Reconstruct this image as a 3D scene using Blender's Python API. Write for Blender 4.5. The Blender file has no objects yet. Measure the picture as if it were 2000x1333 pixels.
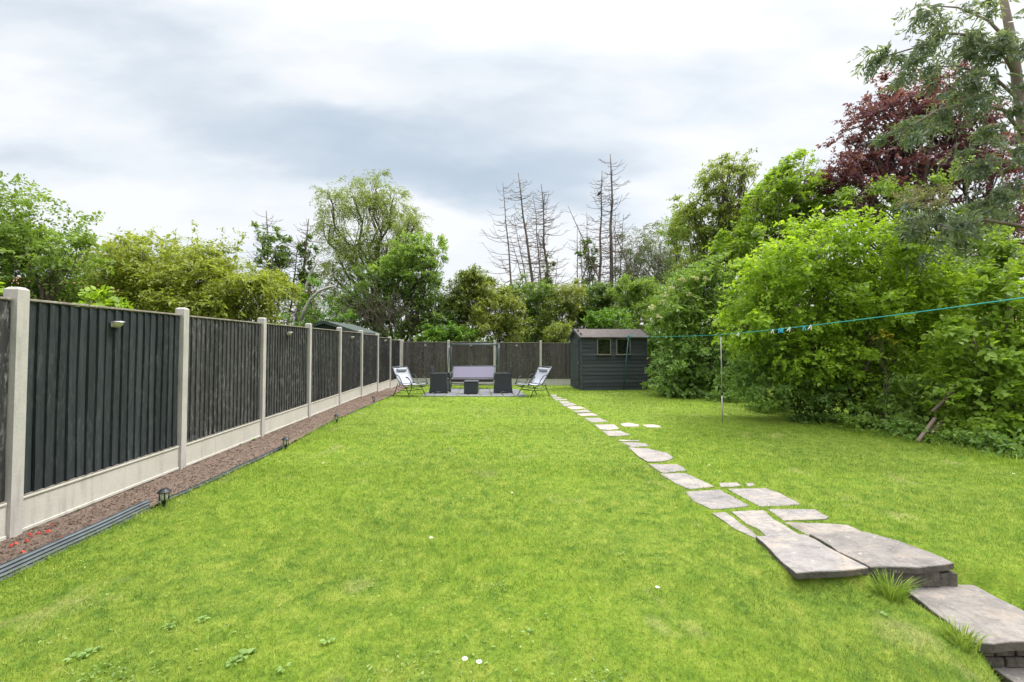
import bpy, math, random
import numpy as np
from mathutils import Vector, Matrix

# ------------------------------------------------------------------ camera, world, sun, exposure
sc = bpy.context.scene
COL = sc.collection
FPX, CX, CY0, PITCH = 880.0, 1000.0, 649.0, math.radians(1.69)
CAMH = 1.47
cd = bpy.data.cameras.new('camera'); cam = bpy.data.objects.new('camera', cd); COL.objects.link(cam)
cd.sensor_width = 36; cd.lens = FPX/2000*36; cd.clip_start = .05; cd.clip_end = 2000
cd.shift_y = -(666.5-CY0)/2000
cam.location = (0, 0, CAMH); cam.rotation_euler = (math.pi/2+PITCH, 0, 0)
sc.camera = cam
sc.view_settings.view_transform = 'Standard'; sc.view_settings.look = 'None'
sc.view_settings.gamma = 1; sc.view_settings.use_curve_mapping = False
sc.view_settings.exposure = 1.30
SUN_EL, SUN_AZ = math.radians(58), math.radians(68)   # azimuth clockwise from +Y
sd = bpy.data.lights.new('sun', 'SUN'); sd.energy = 1.5; sd.angle = math.radians(14); sd.color = (1, .96, .9)
sun = bpy.data.objects.new('sun', sd); COL.objects.link(sun)
dirv = Vector((math.sin(SUN_AZ)*math.cos(SUN_EL), math.cos(SUN_AZ)*math.cos(SUN_EL), math.sin(SUN_EL)))
sun.rotation_euler = dirv.to_track_quat('Z', 'Y').to_euler()

w = bpy.data.worlds.new('World'); sc.world = w; w.use_nodes = True
nt = w.node_tree; nt.nodes.clear(); N = nt.nodes; L = nt.links
def nn(t, **k):
    n = N.new(t)
    for a, b in k.items(): setattr(n, a, b)
    return n
def mth(op, a, b=None, c=None, clamp=False):
    n = nn('ShaderNodeMath', operation=op, use_clamp=clamp)
    for i, v in enumerate((a, b, c)):
        if v is None: continue
        if isinstance(v, (int, float)): n.inputs[i].default_value = v
        else: L.new(v, n.inputs[i])
    return n.outputs[0]
out = nn('ShaderNodeOutputWorld'); bg = nn('ShaderNodeBackground'); L.new(bg.outputs[0], out.inputs[0])
bg.inputs[1].default_value = 0.1
sky = nn('ShaderNodeTexSky', sky_type='NISHITA'); sky.sun_disc = False
sky.sun_elevation = SUN_EL; sky.sun_rotation = SUN_AZ; sky.altitude = 50; sky.dust_density = 3
tc = nn('ShaderNodeTexCoord'); sx = nn('ShaderNodeSeparateXYZ'); L.new(tc.outputs['Generated'], sx.inputs[0])
dx, dy, dz = sx.outputs
den = mth('MAXIMUM', dy, 0.25)
uu = mth('DIVIDE', dx, den); vv = mth('DIVIDE', dz, den)
cmb = nn('ShaderNodeCombineXYZ'); L.new(uu, cmb.inputs[0]); L.new(vv, cmb.inputs[1])
nz = nn('ShaderNodeTexNoise'); nz.inputs['Scale'].default_value = 2.2; nz.inputs['Detail'].default_value = 6; nz.inputs['Roughness'].default_value = .5
mp0 = nn('ShaderNodeMapping'); mp0.inputs['Scale'].default_value = (.9, 2.6, 1); mp0.inputs['Rotation'].default_value = (0, 0, .42)
L.new(cmb.outputs[0], mp0.inputs[0]); L.new(mp0.outputs[0], nz.inputs[0])
vs = nn('ShaderNodeVectorMath', operation='SUBTRACT'); L.new(nz.outputs['Color'], vs.inputs[0]); vs.inputs[1].default_value = (.5, .5, .5)
vm = nn('ShaderNodeVectorMath', operation='SCALE'); L.new(vs.outputs[0], vm.inputs[0]); vm.inputs['Scale'].default_value = .42
va = nn('ShaderNodeVectorMath', operation='ADD'); L.new(cmb.outputs[0], va.inputs[0]); L.new(vm.outputs[0], va.inputs[1])
# broad grey cloud banks: (azimuth tangent, elevation tangent, half width, half height, tilt, weight)
BANKS = [(-.08, .41, .42, .14, -.08, 1.7), (-.42, .47, .42, .12, -.30, 1.15), (.10, .36, .26, .08, .0, .35), (-.85, .68, .50, .15, -.35, .5),
         (-.35, .36, .35, .07, -.22, .5), (-1.08, .44, .28, .07, -.3, .4), (.36, .58, .26, .10, .2, .28), (.0, .56, .5, .10, .1, .3),
         (-.66, .19, .26, .04, -.1, .2), (-.25, .74, .35, .06, -.3, .2)]
acc = None
for (u, v, a, b, t, wt) in BANKS:
    m = nn('ShaderNodeMapping', vector_type='TEXTURE'); m.inputs['Location'].default_value = (u, v, 0)
    m.inputs['Rotation'].default_value = (0, 0, t); m.inputs['Scale'].default_value = (a*1.35, b*1.35, 1)
    L.new(va.outputs[0], m.inputs[0])
    gr = nn('ShaderNodeTexGradient', gradient_type='QUADRATIC_SPHERE'); L.new(m.outputs[0], gr.inputs[0])
    r = mth('MULTIPLY', gr.outputs['Fac'], wt*1.5)
    acc = r if acc is None else mth('ADD', acc, r)
nz2 = nn('ShaderNodeTexNoise'); nz2.inputs['Scale'].default_value = 2.4; nz2.inputs['Detail'].default_value = 8; nz2.inputs['Roughness'].default_value = .55
L.new(mp0.outputs[0], nz2.inputs[0])
fr = mth('MULTIPLY', mth('SUBTRACT', nz2.outputs['Fac'], .45), 2.0)
acc = mth('ADD', acc, fr)
acc = mth('SUBTRACT', 1.0, mth('POWER', 2.718, mth('MULTIPLY', mth('MAXIMUM', acc, 0.0), -1.15)), clamp=True)
cr = nn('ShaderNodeValToRGB'); L.new(acc, cr.inputs[0])
cr.color_ramp.elements[0].position = 0; cr.color_ramp.elements[0].color = (.97, .98, 1.0, 1)
cr.color_ramp.elements[1].position = 1; cr.color_ramp.elements[1].color = (.50, .60, .71, 1)
e = cr.color_ramp.elements.new(.35); e.color = (.83, .885, .94, 1)
# overcast sky: brighter towards the zenith, beyond the top of the photograph
zz = nn('ShaderNodeMapRange', interpolation_type='SMOOTHSTEP'); L.new(dz, zz.inputs[0])
zz.inputs[1].default_value = .52; zz.inputs[2].default_value = .95; zz.inputs[3].default_value = 4.2; zz.inputs[4].default_value = 19
sc1 = nn('ShaderNodeVectorMath', operation='SCALE'); L.new(cr.outputs[0], sc1.inputs[0]); L.new(zz.outputs[0], sc1.inputs['Scale'])
mix = nn('ShaderNodeMix', data_type='RGBA'); mix.inputs[0].default_value = .94
L.new(sky.outputs[0], mix.inputs[6]); L.new(sc1.outputs[0], mix.inputs[7])
L.new(mix.outputs[2], bg.inputs[0])

# ------------------------------------------------------------------ helpers
rng = np.random.default_rng(7); random.seed(11)
def S(t):
    t = np.clip(t, 0, 1); return t*t*(3-2*t)
def g(x, y):                                            # height of the ground
    x = np.asarray(x, float); y = np.asarray(y, float)
    z = -.21*np.clip((y-12)/7, 0, 1)**1.3
    w1 = .13+.75*S((x-3.0)/.5); w2 = .55-.40*S((x-2.35)/.25)+.9*S((x-3.2)/.5)
    z = z - (.085+.025*S((x-2.15)/.25)+.045*S((x-2.44)/.10))*S((x-1.35)/.45)*S((2.99+.13*S((x-2.3)/.12)*S((3.25-x)/.12)+.5*(w1-.13)-y)/w1) - .20*S((x-1.75)/.8)*S((2.55+.10*S((x-2.58)/.06)*S((3.35-x)/.1)-y)/w2)*(1-.5*S((x-3.3)/.8))
    return z
cp, sp = math.cos(PITCH), math.sin(PITCH)
def ray(px, py):
    a, b = (px-CX)/FPX, (CY0-py)/FPX
    d = Vector((a, cp - b*sp, sp + b*cp)); return d/d.y
def P(px, py, depth):
    d = ray(px, py); return Vector((d.x*depth, depth, CAMH+d.z*depth))
def G(px, py, h=0.0):                                   # where a sight line meets the ground
    d = ray(px, py); z = 0.
    for _ in range(25):
        t = (z+h-CAMH)/d.z; t = min(t, 40); z = float(g(d.x*t, t))
    return Vector((d.x*t, t, z+h))
def tag(o, label=None, cat=None, group=None, kind=None):
    if label: o['label'] = label
    if cat: o['category'] = cat
    if group: o['group'] = group
    if kind: o['kind'] = kind
    return o
def empty(name, loc, rz=0):
    o = bpy.data.objects.new(name, None); COL.objects.link(o); o.location = loc; o.rotation_euler = (0, 0, rz)
    o.empty_display_size = .1; return o
def copy_tree(o, parent=None):
    c = o.copy(); COL.objects.link(c); c.parent = parent
    for k in ('label', 'group', 'category'):
        pass
    for ch in list(o.children): copy_tree(ch, c)
    return c

class MB:
    def __init__(s): s.v = []; s.f = []; s.t = []; s.tone = .5
    def add(s, vs, fs):
        n = len(s.v); s.v += [tuple(p) for p in vs]; s.t += [s.tone]*len(vs); s.f += [tuple(i+n for i in f) for f in fs]
    def box(s, c, d, rz=0, M=None, bev=0):
        hx, hy, hz = d[0]/2, d[1]/2, d[2]/2
        if bev > 0:
            b = min(bev, hx*.9, hy*.9, hz*.9); pts = []; 
            for z, i in ((-hz, b), (-hz+b, 0), (hz-b, 0), (hz, b)):
                X, Y = hx-i, hy-i; q = b*.7
                for (x, y) in ((-X+q, -Y), (X-q, -Y), (X, -Y+q), (X, Y-q), (X-q, Y), (-X+q, Y), (-X, Y-q), (-X, -Y+q)): pts.append((x, y, z))
            fs = [tuple(range(7, -1, -1)), tuple(range(24, 32))]
            for k in range(3):
                for i in range(8): fs.append((k*8+i, k*8+(i+1) % 8, k*8+8+(i+1) % 8, k*8+8+i))
        else:
            pts = [(x, y, z) for z in (-hz, hz) for (x, y) in ((-hx, -hy), (hx, -hy), (hx, hy), (-hx, hy))]
            fs = [(3, 2, 1, 0), (4, 5, 6, 7), (0, 1, 5, 4), (1, 2, 6, 5), (2, 3, 7, 6), (3, 0, 4, 7)]
        m = M or (Matrix.Translation(c) @ Matrix.Rotation(rz, 4, 'Z'))
        s.add([m @ Vector(p) for p in pts], fs)
    def tube(s, pts, r, n=8, cap=True):
        pts = [Vector(p) for p in pts]; k = len(pts)
        rs = r if isinstance(r, (list, tuple)) else [r]*k
        ref = None; vs = []
        for i, p in enumerate(pts):
            t = (pts[min(i+1, k-1)]-pts[max(i-1, 0)])
            if t.length < 1e-9: t = Vector((0, 0, 1))
            t.normalize()
            if ref is None: ref = Vector((0, 0, 1)) if abs(t.z) < .9 else Vector((1, 0, 0))
            a = (ref - t*ref.dot(t)); a.normalize(); b = t.cross(a); ref = a
            for j in range(n):
                q = 2*math.pi*j/n; vs.append(p + (a*math.cos(q)+b*math.sin(q))*rs[i])
        fs = [(i*n+j, i*n+(j+1) % n, (i+1)*n+(j+1) % n, (i+1)*n+j) for i in range(k-1) for j in range(n)]
        if cap: fs += [tuple(range(n-1, -1, -1)), tuple((k-1)*n+j for j in range(n))]
        s.add(vs, fs)
    def lathe(s, prof, c=(0, 0, 0), n=16, M=None):
        vs = []; m = M or Matrix.Translation(c)
        for (r, z) in prof:
            for j in range(n):
                q = 2*math.pi*j/n; vs.append(m @ Vector((r*math.cos(q), r*math.sin(q), z)))
        k = len(prof)
        fs = [(i*n+j, i*n+(j+1) % n, (i+1)*n+(j+1) % n, (i+1)*n+j) for i in range(k-1) for j in range(n)]
        fs += [tuple(range(n-1, -1, -1)), tuple((k-1)*n+j for j in range(n))]
        s.add(vs, fs)
    def prism(s, poly, d, M):                           # polygon in local xy, thickness d along local z
        n = len(poly); vs = [M @ Vector((x, y, -d/2)) for x, y in poly] + [M @ Vector((x, y, d/2)) for x, y in poly]
        fs = [tuple(range(n-1, -1, -1)), tuple(range(n, 2*n))] + [(i, (i+1) % n, n+(i+1) % n, n+i) for i in range(n)]
        s.add(vs, fs)
    def build(s, name, m, parent=None, smooth=False):
        me = bpy.data.meshes.new(name); me.from_pydata(s.v, [], s.f); me.update()
        at = me.attributes.new('tone', 'FLOAT', 'POINT'); at.data.foreach_set('value', s.t)
        if smooth: me.polygons.foreach_set('use_smooth', [True]*len(me.polygons))
        me.materials.append(m); o = bpy.data.objects.new(name, me); COL.objects.link(o); o.parent = parent
        return o
def np_mesh(name, V, F, m, parent=None, tone=None, smooth=False):
    """V (n,3), F (k,c) equal-sided faces"""
    me = bpy.data.meshes.new(name); nv, (nf, c) = len(V), F.shape
    me.vertices.add(nv); me.vertices.foreach_set('co', V.astype(np.float32).ravel())
    me.loops.add(nf*c); me.loops.foreach_set('vertex_index', F.astype(np.int32).ravel())
    me.polygons.add(nf); me.polygons.foreach_set('loop_start', np.arange(0, nf*c, c, dtype=np.int32))
    me.polygons.foreach_set('loop_total', np.full(nf, c, dtype=np.int32))
    if smooth: me.polygons.foreach_set('use_smooth', np.ones(nf, bool))
    me.update(calc_edges=True)
    if tone is not None:
        at = me.attributes.new('tone', 'FLOAT', 'POINT'); at.data.foreach_set('value', tone.astype(np.float32))
    me.materials.append(m); o = bpy.data.objects.new(name, me); COL.objects.link(o); o.parent = parent
    return o
def snoise(Pn, scale, seed):
    r = np.random.default_rng(seed); k = r.normal(size=(9, 3))*scale; ph = r.uniform(0, 6.28, 9)
    return np.sin(Pn @ k.T + ph).mean(axis=1)*1.6

# ------------------------------------------------------------------ materials
class NT:
    def __init__(s, name):
        s.m = bpy.data.materials.new(name); s.m.use_nodes = True; s.t = s.m.node_tree; s.t.nodes.clear()
        s.out = s.n('ShaderNodeOutputMaterial'); s.b = s.n('ShaderNodeBsdfPrincipled'); s.l(s.b.outputs[0], s.out.inputs[0])
        s.pos = s.n('ShaderNodeNewGeometry').outputs['Position']; s.obj = s.n('ShaderNodeTexCoord').outputs['Object']
    def n(s, t, **k):
        n = s.t.nodes.new(t)
        for a, b in k.items(): setattr(n, a, b)
        return n
    def l(s, a, b): s.t.links.new(a, b)
    def noise(s, scale, detail=4, rough=.55, vec=None, stretch=(1, 1, 1)):
        mp = s.n('ShaderNodeMapping'); mp.inputs['Scale'].default_value = stretch; s.l(vec or s.pos, mp.inputs[0])
        n = s.n('ShaderNodeTexNoise'); n.inputs['Scale'].default_value = scale; n.inputs['Detail'].default_value = detail; n.inputs['Roughness'].default_value = rough
        s.l(mp.outputs[0], n.inputs[0]); return n.outputs['Fac']
    def ramp(s, fac, stops):
        r = s.n('ShaderNodeValToRGB'); s.l(fac, r.inputs[0]); el = r.color_ramp.elements
        el[0].position, el[0].color = stops[0][0], (*stops[0][1], 1); el[1].position, el[1].color = stops[-1][0], (*stops[-1][1], 1)
        for p, c in stops[1:-1]: q = el.new(p); q.color = (*c, 1)
        return r.outputs[0]
    def mix(s, fac, a, b, mode='MIX'):
        n = s.n('ShaderNodeMix', data_type='RGBA', blend_type=mode)
        for i, v in ((0, fac), (6, a), (7, b)):
            if isinstance(v, (int, float)): n.inputs[i].default_value = v
            elif isinstance(v, tuple): n.inputs[i].default_value = (*v, 1)
            else: s.l(v, n.inputs[i])
        return n.outputs[2]
    def math(s, op, a, b):
        n = s.n('ShaderNodeMath', operation=op)
        for i, v in enumerate((a, b)):
            if isinstance(v, (int, float)): n.inputs[i].default_value = v
            else: s.l(v, n.inputs[i])
        return n.outputs[0]
    def tone(s):
        a = s.n('ShaderNodeAttribute'); a.attribute_name = 'tone'; return a.outputs['Fac']
    def fin(s, col, rough=.8, bump=None, bd=.01, bs=.5, metal=0, spec=.4):
        if isinstance(col, tuple): s.b.inputs['Base Color'].default_value = (*col, 1)
        else: s.l(col, s.b.inputs['Base Color'])
        s.b.inputs['Roughness'].default_value = rough; s.b.inputs['Metallic'].default_value = metal
        s.b.inputs['Specular IOR Level'].default_value = spec
        if bump is not None:
            b = s.n('ShaderNodeBump'); b.inputs['Distance'].default_value = bd; b.inputs['Strength'].default_value = bs
            s.l(bump, b.inputs['Height']); s.l(b.outputs[0], s.b.inputs['Normal'])
        return s.m
def leaf_mat(name, dark, mid, light, trans=.35, rough=.5, spec=.35):
    k = NT(name); c = k.ramp(k.tone(), [(0, dark), (.5, mid), (1, light)])
    k.fin(c, rough, spec=spec)
    tr = k.n('ShaderNodeBsdfTranslucent'); tcol = k.mix(1.0, c, (1.35, 1.35, .55), 'MULTIPLY'); k.l(tcol, tr.inputs[0])
    mx = k.n('ShaderNodeMixShader'); mx.inputs[0].default_value = trans
    k.l(k.b.outputs[0], mx.inputs[1]); k.l(tr.outputs[0], mx.inputs[2]); k.l(mx.outputs[0], k.out.inputs[0])
    return k.m
def simple(name, col, rough=.6, metal=0, spec=.4, var=.12, scale=20, bump=0):
    k = NT(name); n = k.noise(scale, 4)
    c = k.mix(n, tuple(x*(1-var) for x in col), tuple(min(1, x*(1+var)) for x in col))
    return k.fin(c, rough, n if bump else None, bump or .001, .5, metal, spec)

def lawn_colour(k):
    big = k.noise(.55, 3, .5); mid = k.noise(6.5, 8, .78); fine = k.noise(28, 4, .7)
    c = k.ramp(mid, [(.30, (.075, .155, .024)), (.44, (.165, .265, .036)), (.56, (.255, .345, .050)), (.70, (.38, .41, .10))])
    c2 = k.ramp(mid, [(.31, (.115, .22, .026)), (.5, (.22, .33, .036)), (.69, (.34, .41, .07))])
    bf = k.ramp(big, [(.40, (0, 0, 0)), (.60, (1, 1, 1))])
    c = k.mix(bf, c, c2)
    c = k.mix(.55, c, k.ramp(fine, [(.3, (.6, .6, .6)), (.7, (1.25, 1.2, 1.1))]), 'MULTIPLY')
    straw = k.noise(1.3, 5, .65, stretch=(1.3, 1, 1)); sf = k.ramp(straw, [(.59, (0, 0, 0)), (.72, (.6, .6, .6))])
    return k.mix(sf, c, (.40, .385, .17))
k = NT('lawn_turf'); LAWN = k.fin(k.mix(1., lawn_colour(k), (.80, .80, .74), 'MULTIPLY'), .95, k.noise(60, 6, .7), .03, .8, spec=.15)
k = NT('grass_blade'); gc = lawn_colour(k)
gc = k.mix(1., gc, k.ramp(k.tone(), [(0, (.56, .70, .58)), (.5, (1.07, 1.07, .95)), (.85, (1.45, 1.35, 1.4)), (1, (2.1, 1.55, 2.6))]), 'MULTIPLY')
k.fin(gc, .55, spec=.3); tr = k.n('ShaderNodeBsdfTranslucent'); k.l(gc, tr.inputs[0]); mx = k.n('ShaderNodeMixShader'); mx.inputs[0].default_value = .35
k.l(k.b.outputs[0], mx.inputs[1]); k.l(tr.outputs[0], mx.inputs[2]); k.l(mx.outputs[0], k.out.inputs[0]); BLADE = k.m
k = NT('soil'); n1 = k.noise(6, 6, .65); n2 = k.noise(45, 6, .7)
SOIL = k.fin(k.mix(.5, k.ramp(n1, [(.3, (.135, .10, .075)), (.7, (.225, .172, .133))]), k.ramp(n2, [(.35, (.075, .05, .038)), (.62, (.29, .21, .17)), (.75, (.5, .43, .38))])), .95, n2, .03, .9, spec=.1)
k = NT('rough_ground'); GROUND = k.fin(k.ramp(k.noise(1.5, 6), [(.3, (.03, .045, .012)), (.7, (.07, .085, .025))]), .95, k.noise(20, 5), .05, .8, spec=.1)
def concrete(name, a, b, sc_=5):
    k = NT(name); n1 = k.noise(sc_, 6, .6); n2 = k.noise(60, 5, .7); st = k.noise(14, 3, .6, stretch=(1, 1, .12))
    c = k.mix(.5, k.ramp(n1, [(.3, a), (.7, b)]), k.ramp(n2, [(.3, a), (.7, b)]))
    c = k.mix(k.ramp(st, [(.55, (0, 0, 0)), (.75, (.45, .45, .45))]), c, tuple(x*.62 for x in a))
    return k.fin(c, .9, n2, .004, .5, spec=.2)
CONC = concrete('concrete', (.34, .32, .30), (.52, .49, .45), 4); CONCB = concrete('gravel_board_concrete', (.42, .40, .35), (.56, .54, .48), 3)
def wood_dark(name, a, b, white, wamt):
    k = NT(name); gr = k.noise(30, 6, .65, stretch=(1, 1, .06)); kn = k.noise(7, 5, .6, stretch=(1, 1, .5)); wh = k.noise(24, 5, .75, stretch=(1, 1, .35)); bigp = k.noise(1.6, 3)
    c = k.ramp(gr, [(.3, a), (.7, b)])
    c = k.mix(1., c, k.ramp(k.tone(), [(0, (.70, .70, .70)), (1, (1.3, 1.3, 1.3))]), 'MULTIPLY')
    wf = k.math('MULTIPLY', k.ramp(wh, [(.50, (0, 0, 0)), (.64, (1, 1, 1))]), k.math('MULTIPLY', k.ramp(bigp, [(.38, (.22, .22, .22)), (.6, (1, 1, 1))]), wamt))
    c = k.mix(wf, c, white)
    c = k.mix(k.ramp(kn, [(.66, (0, 0, 0)), (.72, (.7, .7, .7))]), c, tuple(x*.4 for x in a))
    return k.fin(c, .75, gr, .006, .7, spec=.3)
FW_NEW = wood_dark('blue_black_stained_boards', (.015, .020, .022), (.033, .040, .043), (.13, .14, .14), .3)
FW_OLD = wood_dark('weathered_charcoal_boards', (.024, .024, .024), (.056, .056, .055), (.25, .25, .25), .7)
FW_BACK = wood_dark('brown_charcoal_boards', (.034, .030, .028), (.088, .079, .072), (.22, .20, .18), .55)
CAPW = wood_dark('pale_capping', (.16, .14, .11), (.32, .28, .23), (.45, .42, .38), .4)
k = NT('shed_cladding'); gr = k.noise(22, 6, .65, stretch=(.06, .3, 1))
SHEDW = k.fin(k.mix(1., k.ramp(gr, [(.3, (.036, .042, .047)), (.7, (.060, .069, .077))]), k.ramp(k.tone(), [(0, (.75, .75, .75)), (1, (1.25, 1.25, 1.25))]), 'MULTIPLY'), .7, gr, .005, .6, spec=.3)
k = NT('roof_felt'); SHEDR = k.fin(k.mix(k.ramp(k.noise(5, 5, .7), [(.45, (0, 0, 0)), (.65, (1, 1, 1))]), (.105, .094, .088), (.15, .115, .105)), .9, k.noise(60, 4), .006, .6, spec=.2)
k = NT('peeling_window_paint'); WFRAME = k.fin(k.ramp(k.noise(40, 4, .7), [(.35, (.09, .08, .06)), (.5, (.17, .16, .13)), (.7, (.27, .25, .21))]), .8)
k = NT('dark_glass'); GLASS = k.fin(k.ramp(k.noise(9, 5), [(.35, (.008, .01, .008)), (.7, (.03, .035, .022))]), .12, spec=.5)
def stone(name, a, b, c_):
    k = NT(name); n1 = k.noise(2.6, 7, .68); n2 = k.noise(35, 6, .7); n3 = k.noise(9, 5, .6, stretch=(1, 3, 1))
    c = k.mix(.42, k.ramp(n1, [(.30, a), (.5, b), (.68, c_)]), k.ramp(n3, [(.3, a), (.7, c_)]))
    c = k.mix(.4, c, k.ramp(n2, [(.3, (.55, .55, .55)), (.7, (1.3, 1.3, 1.3))]), 'MULTIPLY')
    c = k.mix(1., c, k.ramp(k.tone(), [(0, (.85, .85, .87)), (1, (1.12, 1.1, 1.07))]), 'MULTIPLY')
    li = k.noise(17, 4, .5); c = k.mix(k.ramp(li, [(.66, (0, 0, 0)), (.70, (.55, .55, .55))]), c, (.42, .42, .36))
    vor = k.n('ShaderNodeTexVoronoi'); vor.feature = 'DISTANCE_TO_EDGE'; vor.inputs['Scale'].default_value = 2.3; wp = k.n('ShaderNodeVectorMath', operation='ADD'); sc_ = k.n('ShaderNodeVectorMath', operation='SCALE'); nn_ = k.n('ShaderNodeTexNoise'); nn_.inputs['Scale'].default_value = 2.5; nn_.inputs['Detail'].default_value = 6; k.l(k.pos, nn_.inputs[0]); k.l(nn_.outputs['Color'], sc_.inputs[0]); sc_.inputs['Scale'].default_value = .6; k.l(k.pos, wp.inputs[0]); k.l(sc_.outputs[0], wp.inputs[1]); k.l(wp.outputs[0], vor.inputs[0])
    crk = k.ramp(vor.outputs['Distance'], [(0, (.55, .52, .5)), (.02, (1, 1, 1))]); c = k.mix(.55, c, crk, 'MULTIPLY')
    pt_ = k.noise(3.3, 6, .65, stretch=(1, 1.7, 1)); c = k.mix(k.ramp(pt_, [(.54, (0, 0, 0)), (.60, (.4, .4, .4))]), c, (c_[0]*1.15, c_[1]*1.05, c_[2]*.92))
    dk = k.noise(4.7, 6, .7); c = k.mix(k.ramp(dk, [(.50, (0, 0, 0)), (.68, (.6, .6, .6))]), c, (a[0]*.6, a[1]*.6, a[2]*.62))
    return k.fin(c, .85, k.mix(.5, n1, k.mix(.4, n2, dk)), .04, 1, spec=.3)
STONE = stone('sandstone', (.20, .19, .185), (.31, .285, .27), (.39, .35, .31)); STONE2 = stone('worn_sandstone', (.17, .155, .14), (.265, .24, .215), (.32, .29, .26))
STEDGE = stone('dark_stone_edge', (.06, .055, .05), (.11, .095, .08), (.15, .13, .11))  # darker stone colour for the side faces of the slabs
PINKST = stone('pink_sandstone', (.36, .29, .27), (.48, .39, .36), (.55, .44, .38))
k = NT('brick_riser'); BRICK = k.fin(k.ramp(k.noise(20, 5), [(.3, (.05, .045, .04)), (.7, (.13, .11, .09))]), .95, k.noise(50, 4), .01, .8)
k = NT('slate_paving'); bt = k.n('ShaderNodeTexBrick'); k.l(k.obj, bt.inputs[0]); bt.inputs['Scale'].default_value = 1.0; bt.inputs['Brick Width'].default_value = .45; bt.inputs['Row Height'].default_value = .3; bt.inputs['Mortar Size'].default_value = .01
bt.inputs['Color1'].default_value = (.12, .12, .13, 1); bt.inputs['Color2'].default_value = (.18, .18, .195, 1); bt.inputs['Mortar'].default_value = (.06, .06, .055, 1)
SLATE = k.fin(k.mix(.4, bt.outputs[0], k.ramp(k.noise(25, 5), [(.3, (.09, .09, .10)), (.7, (.24, .24, .26))])), .8, k.noise(40, 4), .005, .5)
BLACKM = simple('black_powder_coat', (.02, .022, .024), .4, .2); GREYM = simple('grey_metal', (.11, .13, .14), .4, .5); STEEL = simple('brushed_steel', (.5, .5, .5), .35, .9)
GREENM = simple('green_coated_pole', (.03, .085, .09), .5); POLE = simple('galvanised_prop', (.42, .40, .38), .45, .4); LINE = simple('teal_plastic_line', (.02, .33, .32), .5)
PEGW = simple('white_plastic_peg', (.75, .75, .78), .5); PEGB = simple('sky_blue_peg', (.04, .45, .75), .5)
FABR = simple('pale_grey_mesh_fabric', (.42, .43, .48), .8, var=.05, scale=200); FABP = simple('grey_pillow_fabric', (.33, .34, .38), .85)
LILAC = simple('lilac_sling_fabric', (.36, .325, .43), .8, var=.04, scale=200); DARKF = simple('dark_seat_edge', (.035, .025, .03), .7)
k = NT('rattan_weave'); cw = k.n('ShaderNodeTexBrick'); k.l(k.obj, cw.inputs[0]); mpw = k.n('ShaderNodeMapping'); mpw.inputs['Rotation'].default_value = (math.pi/2, 0, 0); k.l(k.obj, mpw.inputs[0]); k.l(mpw.outputs[0], cw.inputs[0])
cw.inputs['Scale'].default_value = 1; cw.inputs['Brick Width'].default_value = .03; cw.inputs['Row Height'].default_value = .012; cw.inputs['Mortar Size'].default_value = .0016
cw.inputs['Color1'].default_value = (.03, .035, .04, 1); cw.inputs['Color2'].default_value = (.052, .06, .066, 1); cw.inputs['Mortar'].default_value = (.006, .006, .006, 1)
RATTAN = k.fin(cw.outputs[0], .5, cw.outputs['Fac'], -.003, .6)
TABGLASS = simple('smoked_glass_top', (.05, .055, .06), .1, 0, .6)
EDGE1 = simple('grey_ribbed_plastic', (.085, .10, .11), .5, var=.6, scale=11); EDGE2 = simple('black_plastic_edging', (.04, .055, .065), .45, var=.3, scale=8)
LENS = simple('frosted_lens', (.55, .53, .45), .3); AMBER = simple('cream_lens', (.50, .46, .32), .4)
k = NT('bark_grey'); BARK = k.fin(k.ramp(k.noise(12, 5, .6, stretch=(1, 1, .25)), [(.3, (.06, .045, .035)), (.7, (.16, .13, .10))]), .9, k.noise(40, 4, stretch=(1, 1, .3)), .01, .7)
k = NT('bark_birch'); BIRCHB = k.fin(k.ramp(k.noise(8, 4, .6, stretch=(1, 1, 3)), [(.35, (.12, .10, .08)), (.5, (.42, .38, .34)), (.8, (.5, .47, .43))]), .8)
k = NT('bark_dead'); DEADB = k.fin(k.ramp(k.noise(4, 5, .6, stretch=(1, 1, .5)), [(.3, (.085, .068, .056)), (.7, (.21, .165, .13))]), .95)
k = NT('bark_eucalyptus'); EUCB = k.fin(k.ramp(k.noise(6, 5, .6, stretch=(1, 1, .3)), [(.3, (.16, .12, .095)), (.7, (.30, .235, .19))]), .8)
TIMBER = simple('weathered_timber', (.17, .125, .095), .85, var=.3, scale=10)
ROOFTILE = simple('terracotta_tiles', (.40, .20, .14), .9, var=.25, scale=4); RENDERW = simple('cream_render', (.6, .55, .48), .9)
GREENSHED = simple('sage_green_boards', (.045, .07, .055), .7, var=.15, scale=5)
PETAL = simple('red_petal', (.62, .05, .03), .6); WHITEP = simple('white_petal', (.85, .82, .82), .6); YELC = simple('yellow_centre', (.7, .5, .03), .6)
CREAMFL = leaf_mat('cream_flower', (.45, .44, .26), (.62, .6, .40), (.7, .68, .5), .3); PINKFL = leaf_mat('brown_pink_seed_head', (.22, .19, .12), (.34, .30, .20), (.42, .39, .28), .3)
LF_GREEN = leaf_mat('leaf_mid_green', (.10, .165, .035), (.20, .30, .065), (.31, .43, .12), .46)
LF_YELLOW = leaf_mat('leaf_yellow_green', (.14, .185, .032), (.29, .34, .06), (.43, .47, .11), .42)
LF_LIME = leaf_mat('leaf_lime', (.13, .215, .025), (.26, .39, .04), (.40, .53, .075), .5)
LF_BIRCH = leaf_mat('leaf_birch', (.13, .165, .05), (.25, .31, .09), (.36, .42, .15), .45)
LF_DARK = leaf_mat('leaf_dark_shrub', (.055, .10, .024), (.13, .21, .045), (.24, .34, .085), .4, .4, .5)
LF_LAUREL = leaf_mat('leaf_olive_laurel', (.06, .09, .02), (.17, .22, .045), (.32, .35, .08), .36, .4, .5)
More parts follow.
